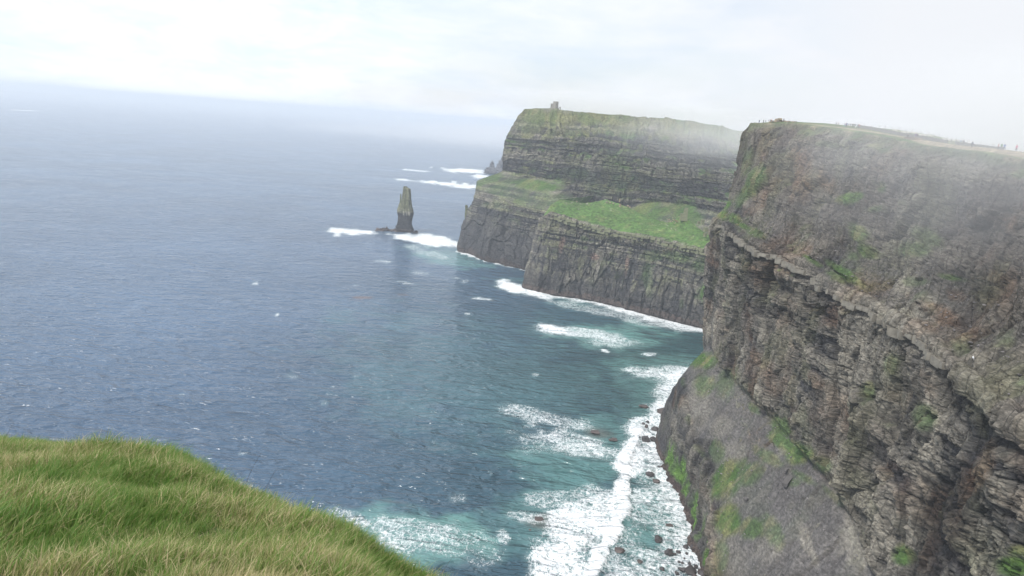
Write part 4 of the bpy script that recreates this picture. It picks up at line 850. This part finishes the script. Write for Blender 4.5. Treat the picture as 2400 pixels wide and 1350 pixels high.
def skerry(name, x0, x1, y, wd, h, mat, lab, seed, Yd=None):
    """low wave-washed shelf of rock lying along the water"""
    a = PZ(x0, y[0], 0); b = PZ(x1, y[1], 0); n, m_ = 70, 22; U, V_ = np.meshgrid(np.linspace(0, 1, n), np.linspace(-1, 1, m_), indexing='ij')
    c = a+(b-a)*U[..., None]; env = np.clip((1-np.abs(V_)**2.5)*(1-np.abs(2*U-1)**5), 0, 1)
    hz = env*h*(.65+.7*fbm(U*9, V_*2, U*0, 3, seed)+.35*np.floor(2.5*vn(U*14, V_*2.5, U*0, seed+3)))-1.2*(1-env)
    P = c+np.stack([V_*0, V_*wd, hz], -1)+np.stack([fbm(U*7, V_*3, U*0, 2, seed+8)*wd*.4, fbm(U*8, V_*3, U*0+4, 2, seed+9)*wd*.5, U*0], -1)
    me = grid_mesh(name, P, False); o = link(name, me, mat); tag(o, lab, 'rock'); return o
skerry('skerry', 876, 946, (538.5, 543), 9, 4.2, M_brownb, 'low brown rock shelf in the surf at the left foot of the sea stack', 3)
skerry('skerry', 967, 980, (546.5, 547.5), 4, 3.4, M_dark, 'small dark rock in the surf at the right foot of the sea stack', 6)
# ---- far rocks beyond the headland
o = spire('sea_rock', [(1152.5,1155,377.5),(1149,1158,382),(1146.5,1160,390),(1145,1163,399),(1143,1166,406)], 2650, None, M_searock, 5); tag(o, 'small pointed rock far behind the headland, standing on a dark block', 'rock')
o = spire('sea_rock', [(1139,1168,394),(1136,1180,396),(1135,1190,401),(1134,1196,407.5)], 2620, None, M_searock, 7); tag(o, 'dark flat-topped rock block in far surf left of the headland', 'rock')
o = spire('sea_rock', [(1180,1200,366),(1173,1215,376),(1164,1222,388),(1160,1230,402)], 2700, None, M_searock, 9, .6); tag(o, 'slanting dark rock half hidden behind the high headland edge', 'rock')
o = spire('pinnacle', [(1091.5,1095,480.5),(1090.5,1097,484),(1090.8,1096.5,489),(1090,1098,494),(1089.5,1101,500),(1088.5,1106,512)], 1043, far_head, M_stk, 12)

# ---- tower
print('tower')
def merge_bm(fn):
    bm = bmesh.new(); fn(bm); bmesh.ops.recalc_face_normals(bm, faces=bm.faces); me = bpy.data.meshes.new('m'); bm.to_mesh(me); bm.free(); return me
def cyl(bm, x, y, z0, z1, ra, rb, n=20):
    v0 = [bm.verts.new((x+ra*math.cos(2*math.pi*i/n), y+ra*math.sin(2*math.pi*i/n), z0)) for i in range(n)]
    v1 = [bm.verts.new((x+rb*math.cos(2*math.pi*i/n), y+rb*math.sin(2*math.pi*i/n), z1)) for i in range(n)]
    for i in range(n): bm.faces.new((v0[i], v0[(i+1) % n], v1[(i+1) % n], v1[i]))
    bm.faces.new(v1); bm.faces.new(v0[::-1])
def bxx(bm, cx_, cy_, cz, sx, sy, sz, rz=0.0):
    m_ = Matrix.Translation((cx_, cy_, cz)) @ Matrix.Rotation(rz, 4, 'Z') @ Matrix.Diagonal((sx, sy, sz, 1)); bmesh.ops.create_cube(bm, size=1.0, matrix=m_)
M_tw = simple('tower_stone', (0.24, 0.225, 0.20), .9, .3, 1.2, .6); M_hole = simple('dark_opening', (0.03, 0.03, 0.032), .9, .2, 1, .1)
tp = PY(1301.5, 257.0, 1092.0); tw = empty('stone_tower', (tp[0], tp[1], tp[2]-.4)); tag(tw, 'small ruined grey stone tower on the misty headland top', 'tower')
def f(bm): cyl(bm, 0, 0, -2, 10.6, 3.9, 3.7)
link('tower_wall', merge_bm(f), M_tw, tw)
for i in range(8):
    a = i*math.pi/4+.2; 
    def f(bm): bxx(bm, 3.3*math.cos(a), 3.3*math.sin(a), 11.0, .7, 1.3, .9+.3*(i % 3 == 0), a)
    link('merlon', merge_bm(f), M_tw, tw)
def f(bm): bxx(bm, -5.2, .2, 3.0, 3.4, 3.4, 10.4)
link('turret', merge_bm(f), M_tw, tw)
for (x_, y_, z_, sx, sz) in ((.8, -3.72, 7.4, .7, 1.5), (.9, -3.78, 3.0, .8, 1.6), (-5.2, -1.55, 6.0, .5, 1.1)):
    def f(bm): bxx(bm, x_, y_, z_, sx, .2, sz)
    link('window', merge_bm(f), M_hole, tw)
def f(bm): bxx(bm, -2.6, -3.1, .9, 1.0, .2, 2.2, -.5)
link('door', merge_bm(f), M_hole, tw)
def f(bm):
    bxx(bm, 4.6, 0, .5, 1.7, .9, 5.4); bxx(bm, 5.8, 0, 3.6, 1.2, .9, 1.3, .1); bxx(bm, 6.9, 0, 1.7, 1.2, .9, 6.2); bxx(bm, 7.8, 0, -.4, 1.4, 1.1, 2.6)
link('ruined_wall', merge_bm(f), M_tw, tw)

# ---- stones on the green headland
def top_rock(px_, py_, Y, wpx, hpx, lab, seed, mat=M_tan, box=False):
    g = PY(px_, py_, Y); s_ = Y/FPX; me = (box_rock if box else round_rock)('rock', seed); o = link('rock', me, mat); tag(o, lab, 'rock', 'stones on the green headland')
    zz = grid_z(MP, g[0], g[1]); o.location = (g[0], g[1], g[2]+hpx*s_*.35); o.scale = (wpx*s_, wpx*s_*.8, hpx*s_*1.15); o.rotation_euler = (0, 0, random.uniform(0, 3)*.3); return o
st = empty('rock_pillar', tuple(PY(1603, 516, 800))); tag(st, 'tall square pillar of stacked rock on the green headland', 'rock', 'stones on the green headland')
for i, (dx, dz, a, b, c) in enumerate([(0, 1.5, 6.5, 5, 4.2), (.4, 5.2, 5.2, 4.4, 3.6), (.9, 8.6, 4.2, 4, 3.4), (1.1, 11.6, 3.6, 3.4, 2.8), (-2.9, 3.2, 3.2, 3.4, 7.4)]):
    o = link('rock_block', box_rock('rock_block', 300+i, .12), M_lich, st); o.location = (dx, 0, dz); o.scale = (a, b, c)
for i, (x_, y_, Y, wp, hp, lab) in enumerate([(1347,492,852,5,8,'pale upright stone on the grass near the left tip of the green headland'),(1453,486,868,4,9,'upright pale stone right of the stone cluster on the crest'),(1452,472,880,3,7,'thin stone standing on the crest line'),
   (1422,475,876,7,4,'broad pale rock in the crest cluster, leftmost'),(1430,477,874,6,4,'middle rock of the crest cluster'),(1437,478,872,5,4,'right rock of the crest cluster'),(1420,486,866,12,3,'flat slab lying below the crest cluster'),(1471,485,866,7,6,'tan rock right of the upright crest stones'),
   (1476,487,864,5,4,'small tan rock touching the crest rock at its left'),(1352,473,872,4,3,'little stone on the crest near the left tip'),
   (1655,541,740,13,9,'large lichen-yellow outcrop near the right end of the green headland'),(1663,548,738,9,12,'right half of the lichened outcrop'),(1652,553,736,8,8,'lower boulder of the lichened outcrop'),(1646,525,770,8,12,'grey rock stump behind the lichened outcrop'),(1637,524,774,6,6,'small stump left of the grey rock stump')]):
    top_rock(x_, y_, Y, wp, hp, lab, 400+i, M_tan if i < 10 else M_lich, i >= 10 or i in (0, 1, 2))
rb = empty('rubble', tuple(PY(1575, 520, 806))); tag(rb, 'spill of pale broken stones at the foot of the rock pillar', 'rubble')
for i in range(34):
    u = random.random(); g = PY(1562+34*u+random.gauss(0, 3), 513+random.gauss(0, 4)+(1-u)*8, 806); o = link('stone', round_rock('stone', 500+i, 12), M_tan, rb)
    s_ = random.uniform(1, 2.4); o.location = Vector(g)-rb.location+Vector((0, 0, .3)); o.scale = (s_, s_, s_*.8)
M_scr = simple('scree_slab', tuple(SCREE*1.15), .9, .3, .8, .5)
# ---- slabs on the scree of the near cliff
for (x_, y_, X_, a, b, c, lab) in ((1845,1128,102,5.6,2.0,1.5,'long tilted grey slab lying on the dark scree'),(1842,1102,104,2.2,1.0,.8,'small pale stone above the long slab on the scree'),(1748,1170,97,1.8,1.2,.9,'dark stone in the grass of the lower scree')):
    g = PX(x_, y_, X_); best = NP[..., :]-g; o = link('rock', box_rock('rock', int(x_)), M_scr); tag(o, lab, 'rock')
    # slide along the sight line onto the scree
    d_ = g-CAM; d_ /= np.linalg.norm(d_); W = NP.reshape(-1, 3)-CAM; tt = W@d_; dist = np.linalg.norm(W-tt[:, None]*d_, axis=1); ok = dist < 1.2; tq = tt[ok].min(); hit = CAM+d_*tq
    o.location = tuple(hit); o.scale = (a, b, c); o.rotation_euler = (0, -.25, .9)

# ---- loose stones on the scree, too many to count
def scree_stones():
    rs = np.random.RandomState(8); j = np.where((NRC[0] > 2.9) & (NRC[0] < 4.6))[0]; j2 = np.where((NRC[0] > 9.6) & (NRC[0] < 11))[0]; V = []; F = []
    base = [np.array([v.co[:] for v in m_.vertices]) for m_ in SM]; fc = [[tuple(p_.vertices) for p_ in m_.polygons] for m_ in SM]; b0 = 0
    for k_ in range(3600):
        jj = j if k_ < 2600 else j2
        p = NP[rs.randint(60, 800), rs.choice(jj)]; m_ = rs.randint(len(SM)); s_ = .22+.9*rs.rand()**4; a = rs.rand()*6.28
        R_ = np.array([[math.cos(a), -math.sin(a), 0], [math.sin(a), math.cos(a), 0], [0, 0, 1]]); v = (base[m_]*[s_*1.4, s_, s_*.7])@R_.T+p+rs.normal(0, .3, 3)*[1, 1, 0]
        V.append(v); F += [tuple(q+b0 for q in f_) for f_ in fc[m_]]; b0 += len(v)
    me = bpy.data.meshes.new('scree'); me.from_pydata(np.concatenate(V).tolist(), [], F); o = link('scree', me, simple('scree_stone', tuple(SCREE*1.7), .9, .5, .6, .3)); tag(o, 'loose grey stones strewn over the dark scree slopes of the near cliff', kind='stuff')
SM = [round_rock('s', 600+i, 9) for i in range(5)]
scree_stones()

# ================================================================== PEOPLE
print('people')
def body_mesh(pose):
    J = {'pel': (0, 0, .95), 'chest': (0, .01, 1.30), 'neck': (0, .0, 1.50), 'head': (0, .03, 1.66), 'top': (0, .02, 1.76),
         'shl': (-.19, 0, 1.43), 'ell': (-.27, .03, 1.14), 'hal': (-.26, .12, .90), 'shr': (.19, 0, 1.43), 'elr': (.27, .03, 1.14), 'har': (.25, .14, .90),
         'hil': (-.10, 0, .90), 'knl': (-.11, .03, .50), 'anl': (-.11, 0, .09), 'tol': (-.12, .16, .04), 'hir': (.10, 0, .90), 'knr': (.11, .03, .50), 'anr': (.11, 0, .09), 'tor': (.12, .16, .04)}
    if pose == 'walk': J.update(knl=(-.10, .20, .52), anl=(-.10, .30, .10), tol=(-.10, .45, .08), knr=(.10, -.05, .48), anr=(.10, -.30, .12), tor=(.10, -.16, .04), ell=(-.27, -.12, 1.16), hal=(-.25, -.06, .92), elr=(.27, .12, 1.16), har=(.23, .30, 1.0))
    if pose == 'look': J.update(ell=(-.30, .12, 1.24), hal=(-.08, .22, 1.55), elr=(.30, .12, 1.24), har=(.08, .22, 1.55))
    if pose == 'wide': J.update(knl=(-.20, .05, .50), anl=(-.28, 0, .09), tol=(-.30, .15, .04), knr=(.18, 0, .50), anr=(.24, 0, .09), tor=(.28, .15, .04), ell=(-.33, -.02, 1.18), hal=(-.20, .16, 1.12))
    if pose == 'sit':
        for k_ in J: x_, y_, z_ = J[k_]; J[k_] = (x_, y_, z_-.70)
        J.update(knl=(-.14, .38, .42), anl=(-.13, .48, .08), tol=(-.13, .62, .05), knr=(.14, .38, .42), anr=(.13, .48, .08), tor=(.13, .62, .05), hal=(-.14, .34, .42), har=(.14, .34, .42))
    E_ = [('pel', 'chest'), ('chest', 'neck'), ('neck', 'head'), ('head', 'top'), ('chest', 'shl'), ('shl', 'ell'), ('ell', 'hal'), ('chest', 'shr'), ('shr', 'elr'), ('elr', 'har'),
          ('pel', 'hil'), ('hil', 'knl'), ('knl', 'anl'), ('anl', 'tol'), ('pel', 'hir'), ('hir', 'knr'), ('knr', 'anr'), ('anr', 'tor')]
    R_ = dict(pel=(.17, .13), chest=(.19, .13), neck=(.065, .065), head=(.095, .11), top=(.06, .07), shl=(.085, .085), shr=(.085, .085), ell=(.06, .06), elr=(.06, .06), hal=(.045, .045), har=(.045, .045), hil=(.11, .11), hir=(.11, .11), knl=(.075, .075), knr=(.075, .075), anl=(.05, .05), anr=(.05, .05), tol=(.04, .04), tor=(.04, .04))
    nm = list(J); me = bpy.data.meshes.new('person'); me.from_pydata([J[k_] for k_ in nm], [(nm.index(a), nm.index(b)) for a, b in E_], [])
    ob = bpy.data.objects.new('person_tmp', me); COL.objects.link(ob); md = ob.modifiers.new('s', 'SKIN'); md.use_smooth_shade = True
    for i, k_ in enumerate(nm): me.skin_vertices[0].data[i].radius = R_[k_]; me.skin_vertices[0].data[i].use_root = (k_ == 'pel')
    sb = ob.modifiers.new('u', 'SUBSURF'); sb.levels = 1; sb.render_levels = 1
    bpy.context.view_layer.update(); dg = bpy.context.evaluated_depsgraph_get(); out = bpy.data.meshes.new_from_object(ob.evaluated_get(dg)); out.name = 'person'
    bpy.data.objects.remove(ob); zs = -.70 if pose == 'sit' else 0
    for i in range(4): out.materials.append(None)
    for p_ in out.polygons:
        z_ = p_.center.z-zs; x_ = abs(p_.center.x)
        p_.material_index = 3 if z_ > 1.70 or (z_ > 1.58 and p_.center.y < -.02) else 2 if z_ > 1.50 or (z_ < .94 and x_ > .2 and z_ > .80 and pose != 'sit') else 0 if z_ > .88 else 1
        p_.use_smooth = True
    return out
poses = {k_: body_mesh(k_) for k_ in ('stand', 'walk', 'look', 'wide', 'sit')}
_cm = {}
def cmat(nm, c):
    if nm not in _cm: _cm[nm] = simple(nm, c, .8, .1, 6, .05)
    return _cm[nm]
CL = dict(navy=(.03, .04, .10), black=(.02, .02, .022), purple=(.12, .04, .16), teal=(.04, .16, .16), orange=(.60, .13, .04), red=(.42, .05, .06), green=(.06, .20, .10), grey=(.16, .16, .18), white=(.7, .7, .7), blue=(.06, .14, .36), pink=(.5, .14, .22), jeans=(.05, .08, .16), khaki=(.24, .20, .13), cyan=(.10, .42, .50))
rx_, rz_ = rail(R_rim, YS)
_nb = NP[:, 330:]; _i = np.arange(_nb.shape[0]*_nb.shape[1]).reshape(_nb.shape[:2])
BV = BVHTree.FromPolygons([tuple(v) for v in _nb.reshape(-1, 3).tolist()], np.stack([_i[:-1, :-1], _i[1:, :-1], _i[1:, 1:], _i[:-1, 1:]], -1).reshape(-1, 4).tolist())
def surf(x, y):
    h = BV.ray_cast(Vector((x, y, 400)), Vector((0, 0, -1)))[0]; return h.z if h else grid_z(NP, x, y)
def skyline(px_, drop=0.0):
    """the ground point where the clifftop meets the sky at this pixel column, or a little below it"""
    y_ = 250.0
    while y_ < 420:
        h = BV.ray_cast(Vector(CAM), Vector(ray(px_, y_)).normalized())[0]
        if h:
            if drop: h = BV.ray_cast(Vector(CAM), Vector(ray(px_, y_+drop)).normalized())[0] or h
            return h
        y_ += .4
    return Vector(PX(px_, 300, 130))
PE = [(1779,122.5,'look','navy','jeans','person in navy jacket alone at the very tip of the near clifftop'),
 (1789,128,'stand','black','black','person in black, first to the right of the one at the tip'),(1794,129,'stand','purple','black','person in dark purple jacket beside a person in black'),(1801.5,131,'stand','purple','white','person in purple top and pale trousers left of the orange jacket'),
 (1805,132,'walk','teal','grey','person in teal top pressed behind the orange jacket'),(1808,131,'stand','orange','black','person in a bright orange jacket on the near clifftop'),(1836.5,130,'wide','navy','black','dark-clothed person alone by the pale rubble'),
 (1959,140,'walk','black','grey','left person of two standing on the skyline beside the dirt path'),(1964,138,'stand','khaki','khaki','person in tan clothes right of one on the skyline'),
 (1979,134,'walk','navy','cyan','person in navy with a light blue bag at the cliff edge'),(1982,134,'stand','purple','jeans','person in purple jacket in front of the group on the path'),(1984,135,'walk','blue','black','person in blue behind the purple jacket at the edge'),
 (1988,139,'stand','grey','khaki','lone person in grey standing left of the dark group'),(1992.5,139,'look','navy','khaki','person raising a camera left of the dark group'),(1997.5,137,'stand','black','black','leftmost of the dark group by the stone fence'),
 (2001,137,'wide','black','black','person in black in the middle of the dark group'),(2004.5,137,'stand','navy','white','person with pale trousers at the right of the dark group'),(2010,140,'stand','black','grey','person half hidden behind the stone fence, first right of the dark group'),
 (2013.5,140,'stand','red','grey','person in dull red just right of the group at the stone fence'),
 (2127.5,134,'sit','black','black','person in black sitting on the rock ledge by the fence gap'),(2145,134,'stand','purple','grey','person in purple standing on the rock ledge'),(2149,134.5,'wide','black','grey','person in black jacket and white hat on the rock ledge'),
 (2229,138,'stand','navy','grey','person in navy, leftmost of the misty row by the fence end'),(2239,139,'stand','grey','jeans','person in grey in the misty row'),(2250.5,138,'wide','blue','jeans','person in blue in the misty row'),(2257,140,'stand','grey','grey','pale grey figure in the misty row'),
 (2269,140,'stand','white','grey','person in a white top in the misty row'),(2277.5,140,'stand','navy','black','person in navy at the right end of the misty row'),
 (2325,133,'look','black','black','person in black leaning forward with raised arms on the skyline'),(2339,132,'stand','red','black','person in a red jacket near the right edge'),(2346,131.5,'stand','green','grey','person in green right of the red jacket'),
 (2353,131.5,'wide','blue','jeans','person in a blue-grey coat, shortest of the right-hand group'),(2381,132,'wide','pink','black','person in a faded red coat alone at the far right')]
person_dark = cmat('hair_brown', (.05, .035, .025)); skin_m = cmat('skin', (.45, .28, .20))
for i, (px_, X_, pose, j, l, lab) in enumerate(PE):
    h_ = skyline(px_, 1.2 if px_ < 1900 or 2300 < px_ else 4.0 if px_ < 2050 else 14.0 if px_ < 2160 else 9.0)
    o = bpy.data.objects.new('person', poses[pose]); COL.objects.link(o)
    for k_, m_ in enumerate((cmat(j+'_jacket', CL[j]), cmat(l+'_trousers', CL[l]), skin_m, person_dark if 'hat' not in lab else cmat('white_hat', CL['white']))):
        o.material_slots[k_].link = 'OBJECT'; o.material_slots[k_].material = m_
    o.location = h_-Vector((0, 0, .02)); o.rotation_euler = (0, 0, random.uniform(0, 6.28)); s_ = random.uniform(1.0, 1.1); o.scale = (s_, s_, s_)
    tag(o, lab, 'person', 'walkers on the near clifftop')

# ---- flagstone fence, wire fence, rubble and field stones on the clifftop
print('fences')
fl = empty('flagstone_fence', (147, 290, surf(147, 290))); tag(fl, 'low fence of upright grey flagstones along the clifftop path', 'fence')
M_flag = simple('flagstone', (0.15, 0.145, 0.14), .9, .3, 1.5, .4); fv = [box_rock('slab', 700+i, .08) for i in range(5)]
for me in fv: me.materials.append(M_flag)
y_ = 238.0
while y_ < 345:
    if not (262 < y_ < 266):
        x_ = 143+2*math.sin(y_/17); o = bpy.data.objects.new('slab', random.choice(fv)); COL.objects.link(o); o.parent = fl
        o.location = Vector((x_, y_, surf(x_, y_)+.5))-fl.location; o.scale = (.14, .98, random.uniform(1.35, 1.7)); o.rotation_euler = (random.gauss(0, .04), random.gauss(0, .05), random.gauss(0, .05))
    y_ += 1.02
def post_fence(X_, pxs, lab):
    r = empty('wire_fence', (X_, 250, surf(X_, 250))); tag(r, lab, 'fence'); pts = []
    for px_ in pxs:
        pts.append(skyline(px_, .4))
        def f(bm): bxx(bm, 0, 0, .45, .13, .13, 1.5)
        o = link('post', merge_bm(f), M_post, r); o.location = pts[-1]-r.location; o.rotation_euler = (random.gauss(0, .06), random.gauss(0, .06), 0)
    for h_ in (.5, 1.0):
        cu = bpy.data.meshes.new('wire'); V = []; F = []
        for p_ in pts: V += [tuple(p_-r.location+Vector((0, 0, h_-.012))), tuple(p_-r.location+Vector((.02, 0, h_+.012))), tuple(p_-r.location+Vector((-.02, 0, h_+.012)))]
        for k_ in range(len(pts)-1):
            for j_ in range(3): a = k_*3+j_; b = k_*3+(j_+1) % 3; F.append((a, b, b+3, a+3))
        cu.from_pydata(V, [], F); link('wire', cu, M_post, r)
M_post = simple('post_wood', (0.13, 0.12, 0.11), .9, .3, 5, .2)
post_fence(165, [2025,2042,2060,2074,2090,2107,2123,2138,2158,2176,2200,2220,2241,2255,2268,2280,2297,2312,2330], 'wire fence with thin wooden posts on the skyline behind the path')
rp = empty('stone_pile', (133, 372, surf(133, 372))); tag(rp, 'heap of pale flat stones on the tip of the near clifftop', 'stone pile')
for i in range(30):
    px_ = random.gauss(1822, 9) if i < 20 else random.uniform(1838, 1868); g = skyline(px_, random.uniform(.2, 2.)); hgt = max(0, 1.9-abs(px_-1822)*.11)*random.random()
    o = link('stone', box_rock('stone', 800+i, .2), M_tan if i % 3 else M_block, rp); s_ = random.uniform(.9, 1.9); o.location = g+Vector((0, 0, .2+hgt))-rp.location; o.scale = (s_, s_*.8, s_*.45); o.rotation_euler = (random.gauss(0, .15), random.gauss(0, .15), random.uniform(0, 3))
M_fs = simple('field_stone', (0.55, 0.53, 0.49), .9, .15, 2, .3)
FSL = ['flat pale stone at the left end of the skyline field','pale stone second from the left in the skyline field','pale stone just below a fence post in the skyline field','long pale stone, middle of the skyline field','pale stone above the stone fence gap','small pale stone right of the field middle','larger white stone where the skyline field dips','pale stone near the right end of the field','pale stone in mist beside the fence line','small white stone above the misty row of people','white stone behind the misty row of people','pale stone at the right end of the skyline field']
for i, px_ in enumerate((2098,2118,2129,2141,2156,2164,2172,2182,2213,2224,2239,2253)):
    g = skyline(px_, 2.0+(i*5 % 7)*.5); o = link('field_stone', box_rock('field_stone', 900+i, .25), M_fs); o.location = g+Vector((0, 0, .15)); o.scale = (1.6+(i % 4)*.4, 2.6-(i % 3)*.6, .9); o.rotation_euler = (0, 0, i)
    tag(o, FSL[i], 'stone', 'pale stones in the clifftop field')
g = skyline(2140, 16.0); o = link('rock', box_rock('rock', 77), simple('brown_ledge', (0.17, 0.13, 0.10), .9, .3, 1, .5)); o.location = g; o.scale = (3, 8, 1.1); tag(o, 'flat brown rock ledge on the clifftop under two people', 'rock')

# ---- boats
print('boats')
M_white = simple('white_paint', (.8, .8, .8), .4, .03, 2, .02); M_red = simple('red_paint', (.5, .06, .05), .4, .05, 2, .02); M_glass = simple('dark_glass', (.03, .04, .05), .15, .1, 1, .01)
def boat(px_, py_, L, lab):
    g = PZ(px_, py_, 0); r = empty('boat', (g[0], g[1], 0), math.pi*.97); tag(r, lab, 'boat')
    V = []; F = []; n = 9
    for i in range(n):
        u = i/(n-1); x = (u-.5)*L; b = .17*L*(1-max(0, (u-.55)/.45)**2.2)*(.85+.15*min(1, u*5)); sh = .10*L+.05*L*u*u
        V += [(x, -b, sh), (x, -b*.65, -.5), (x, b*.65, -.5), (x, b, sh)]
        if i: a = 4*(i-1); F += [(a, a+4, a+5, a+1), (a+1, a+5, a+6, a+2), (a+2, a+6, a+7, a+3), (a+3, a+7, a+4, a)]
    F += [(0, 1, 2, 3)]; me = bpy.data.meshes.new('hull'); me.from_pydata(V, [], F); bm = bmesh.new(); bm.from_mesh(me); bmesh.ops.recalc_face_normals(bm, faces=bm.faces); bm.to_mesh(me); bm.free()
    link('hull', me, M_white, r)
    def f(bm): bxx(bm, -.03*L, 0, .16*L, .48*L, .24*L, .14*L); 
    link('cabin', merge_bm(f), M_white, r)
    def f(bm): bxx(bm, .08*L, 0, .27*L, .16*L, .2*L, .10*L)
    link('wheelhouse', merge_bm(f), M_red, r)
    def f(bm): bxx(bm, -.03*L, 0, .175*L, .40*L, .244*L, .05*L)
    link('window', merge_bm(f), M_glass, r)
    def f(bm): cyl(bm, 0, 0, .3*L, .5*L, .012*L, .006*L, 6)
    link('mast', merge_bm(f), M_white, r)
boat(31, 258.5, 24, 'white tour boat leaving a thin wake at the far left')
boat(567, 262.5, 22, 'tiny white boat alone near the horizon')

# ---- low island on the horizon with white houses
def island():
    w0 = [(-500,178),(-300,196),(-150,207),(0,216.5),(60,220.5),(120,224.5),(180,229),(225,232.5),(258,235.8)]
    S = []
    for i, (x, y) in enumerate(w0):
        a = PZ(x, y, 0); dn = a/np.linalg.norm(a[:2]); dn[2] = 0; k_ = [1, 1, 1, 1, 1, .95, .85, .5, .04][i]; h = 34*k_
        S.append([a-[0, 0, 2], a+dn*150*k_+[0, 0, 4*k_], a+dn*900*k_+[0, 0, h*.6], a+dn*2200*k_+[0, 0, h], a+dn*3600*k_+[0, 0, -3]])
    G, rc = loft(np.array(S), 120, 30); G[..., 2] += np.clip(G[..., 2], 0, 20)*.3*fbm(G[..., 0]/300, G[..., 1]/500, G[..., 2]*0, 3, 3)
    tq = fbm(G[..., 0]/160, G[..., 1]/900, G[..., 2]*0, 3, 5); c = np.array([.13, .15, .09])+.10*tq[..., None]*np.ones(3); c = cmix(c, np.array([.36, .34, .30]), sst(1.4, .9, np.broadcast_to(rc[None], tq.shape)))
    link_ = link('island', grid_mesh('island', G, True, {'col': np.clip(c, .02, .6)}), M_far); tag(link_, 'low hazy island on the left horizon', kind='structure'); return G
IG = island(); M_roof = simple('slate_roof', (.2, .2, .22), .8, .1, 1, .1)
HL = ['leftmost white house on the hazy island','white house right beside the leftmost pair','white house alone on the island middle','pale wide house just right of the island middle','white house on the upper row of the island village','first white house of the lower village row','second white house of the lower village row','third white house of the lower village row','big pale building topping the village','white house at the right end of the village row','white house between village and island tip','last white house near the island tip']
for i, (x_, y_, wd) in enumerate([(64.5,213.8,16),(70,214.6,12),(103,215,18),(117,217.5,24),(157,219.3,20),(161,222,18),(167,222.8,16),(171,222.9,16),(177,221.8,24),(183.5,223.2,18),(198,225.2,14),(221,229.8,16)]):
    g = PZ(x_, y_, 14); z_ = grid_z(IG, g[0], g[1]); r = empty('house', (g[0], g[1], max(3, z_-1))); tag(r, HL[i], 'house', 'white houses on the island'); wd *= 1.3
    def f(bm): bxx(bm, 0, 0, 3.5, wd, 9, 9)
    link('wall', merge_bm(f), M_white, r)
    def f(bm):
        q = [bm.verts.new(p_) for p_ in ((-wd/2-.5, -5, 8), (wd/2+.5, -5, 8), (wd/2+.5, 5, 8), (-wd/2-.5, 5, 8), (-wd/2, 0, 11.5), (wd/2, 0, 11.5))]
        for t_ in ((0, 1, 5, 4), (2, 3, 4, 5), (0, 4, 3), (1, 2, 5), (0, 3, 2, 1)): bm.faces.new([q[k_] for k_ in t_])
    link('roof', merge_bm(f), M_roof, r)

# ---- gull flying past the wall
def gull():
    g = PX(2281, 838, 88); r = empty('gull', tuple(g), 1.1); tag(r, 'white gull gliding in front of the grey cliff wall', 'gull'); r.rotation_euler = (.9, .9, .4)
    def f(bm): bmesh.ops.create_icosphere(bm, subdivisions=2, radius=.5, matrix=Matrix.Diagonal((.55, .16*2, .15*2, 1)))
    link('body', merge_bm(f), M_white, r)
    for s_ in (-1, 1):
        me = bpy.data.meshes.new('wing'); me.from_pydata([(.13, s_*.05, .03), (-.12, s_*.05, .03), (.16, s_*.42, .12), (-.06, s_*.42, .12), (-.05, s_*.85, .04), (.1, s_*.05, -.0), (.0, s_*.42, .08)], [], [(0, 1, 3, 2), (2, 3, 4), (0, 5, 6, 2), (5, 1, 3, 6), (6, 3, 4, 2)]); link('wing', me, M_white, r)
gull()
# ---- a few tall dark sedge stems at the grass edge
M_stem = simple('dry_stem', (.09, .06, .04), .9, .2, 8, .1)
for i, (x_, y_, h_, lab) in enumerate([(572,1140,.62,'thin dark grass stalk leaning over the sea, left of two'),(612,1168,.58,'thin dark grass stalk leaning over the sea, right of two'),(6,1048,.55,'dark grass stalk at the far left edge of the slope'),(862,1300,.24,'short brown seed head on the slope edge above the surf'),(1018,1375,.5,'dry stalk near the lower end of the grassy edge')]):
    g = PY(x_, y_+14, 9.6 if i < 2 else 11 if i == 2 else 8.2); bm = bmesh.new(); pv = None
    for k_ in range(7):
        u = k_/6; c_ = Vector((.22*h_*u*u+.18*h_*u, 0, h_*u)); rr = .0038*(1-.6*u)
        ring = [bm.verts.new(c_+Vector((rr*math.cos(t_*2.094), rr*math.sin(t_*2.094), 0))) for t_ in range(3)]
        if pv:
            for t_ in range(3): bm.faces.new((pv[t_], pv[(t_+1) % 3], ring[(t_+1) % 3], ring[t_]))
        pv = ring
    me = bpy.data.meshes.new('stalk'); bm.to_mesh(me); bm.free(); o = link('stalk', me, M_stem); o.location = tuple(g); tag(o, lab, 'grass stalk', 'dark stalks on the slope edge')
print('done', len(bpy.data.objects))
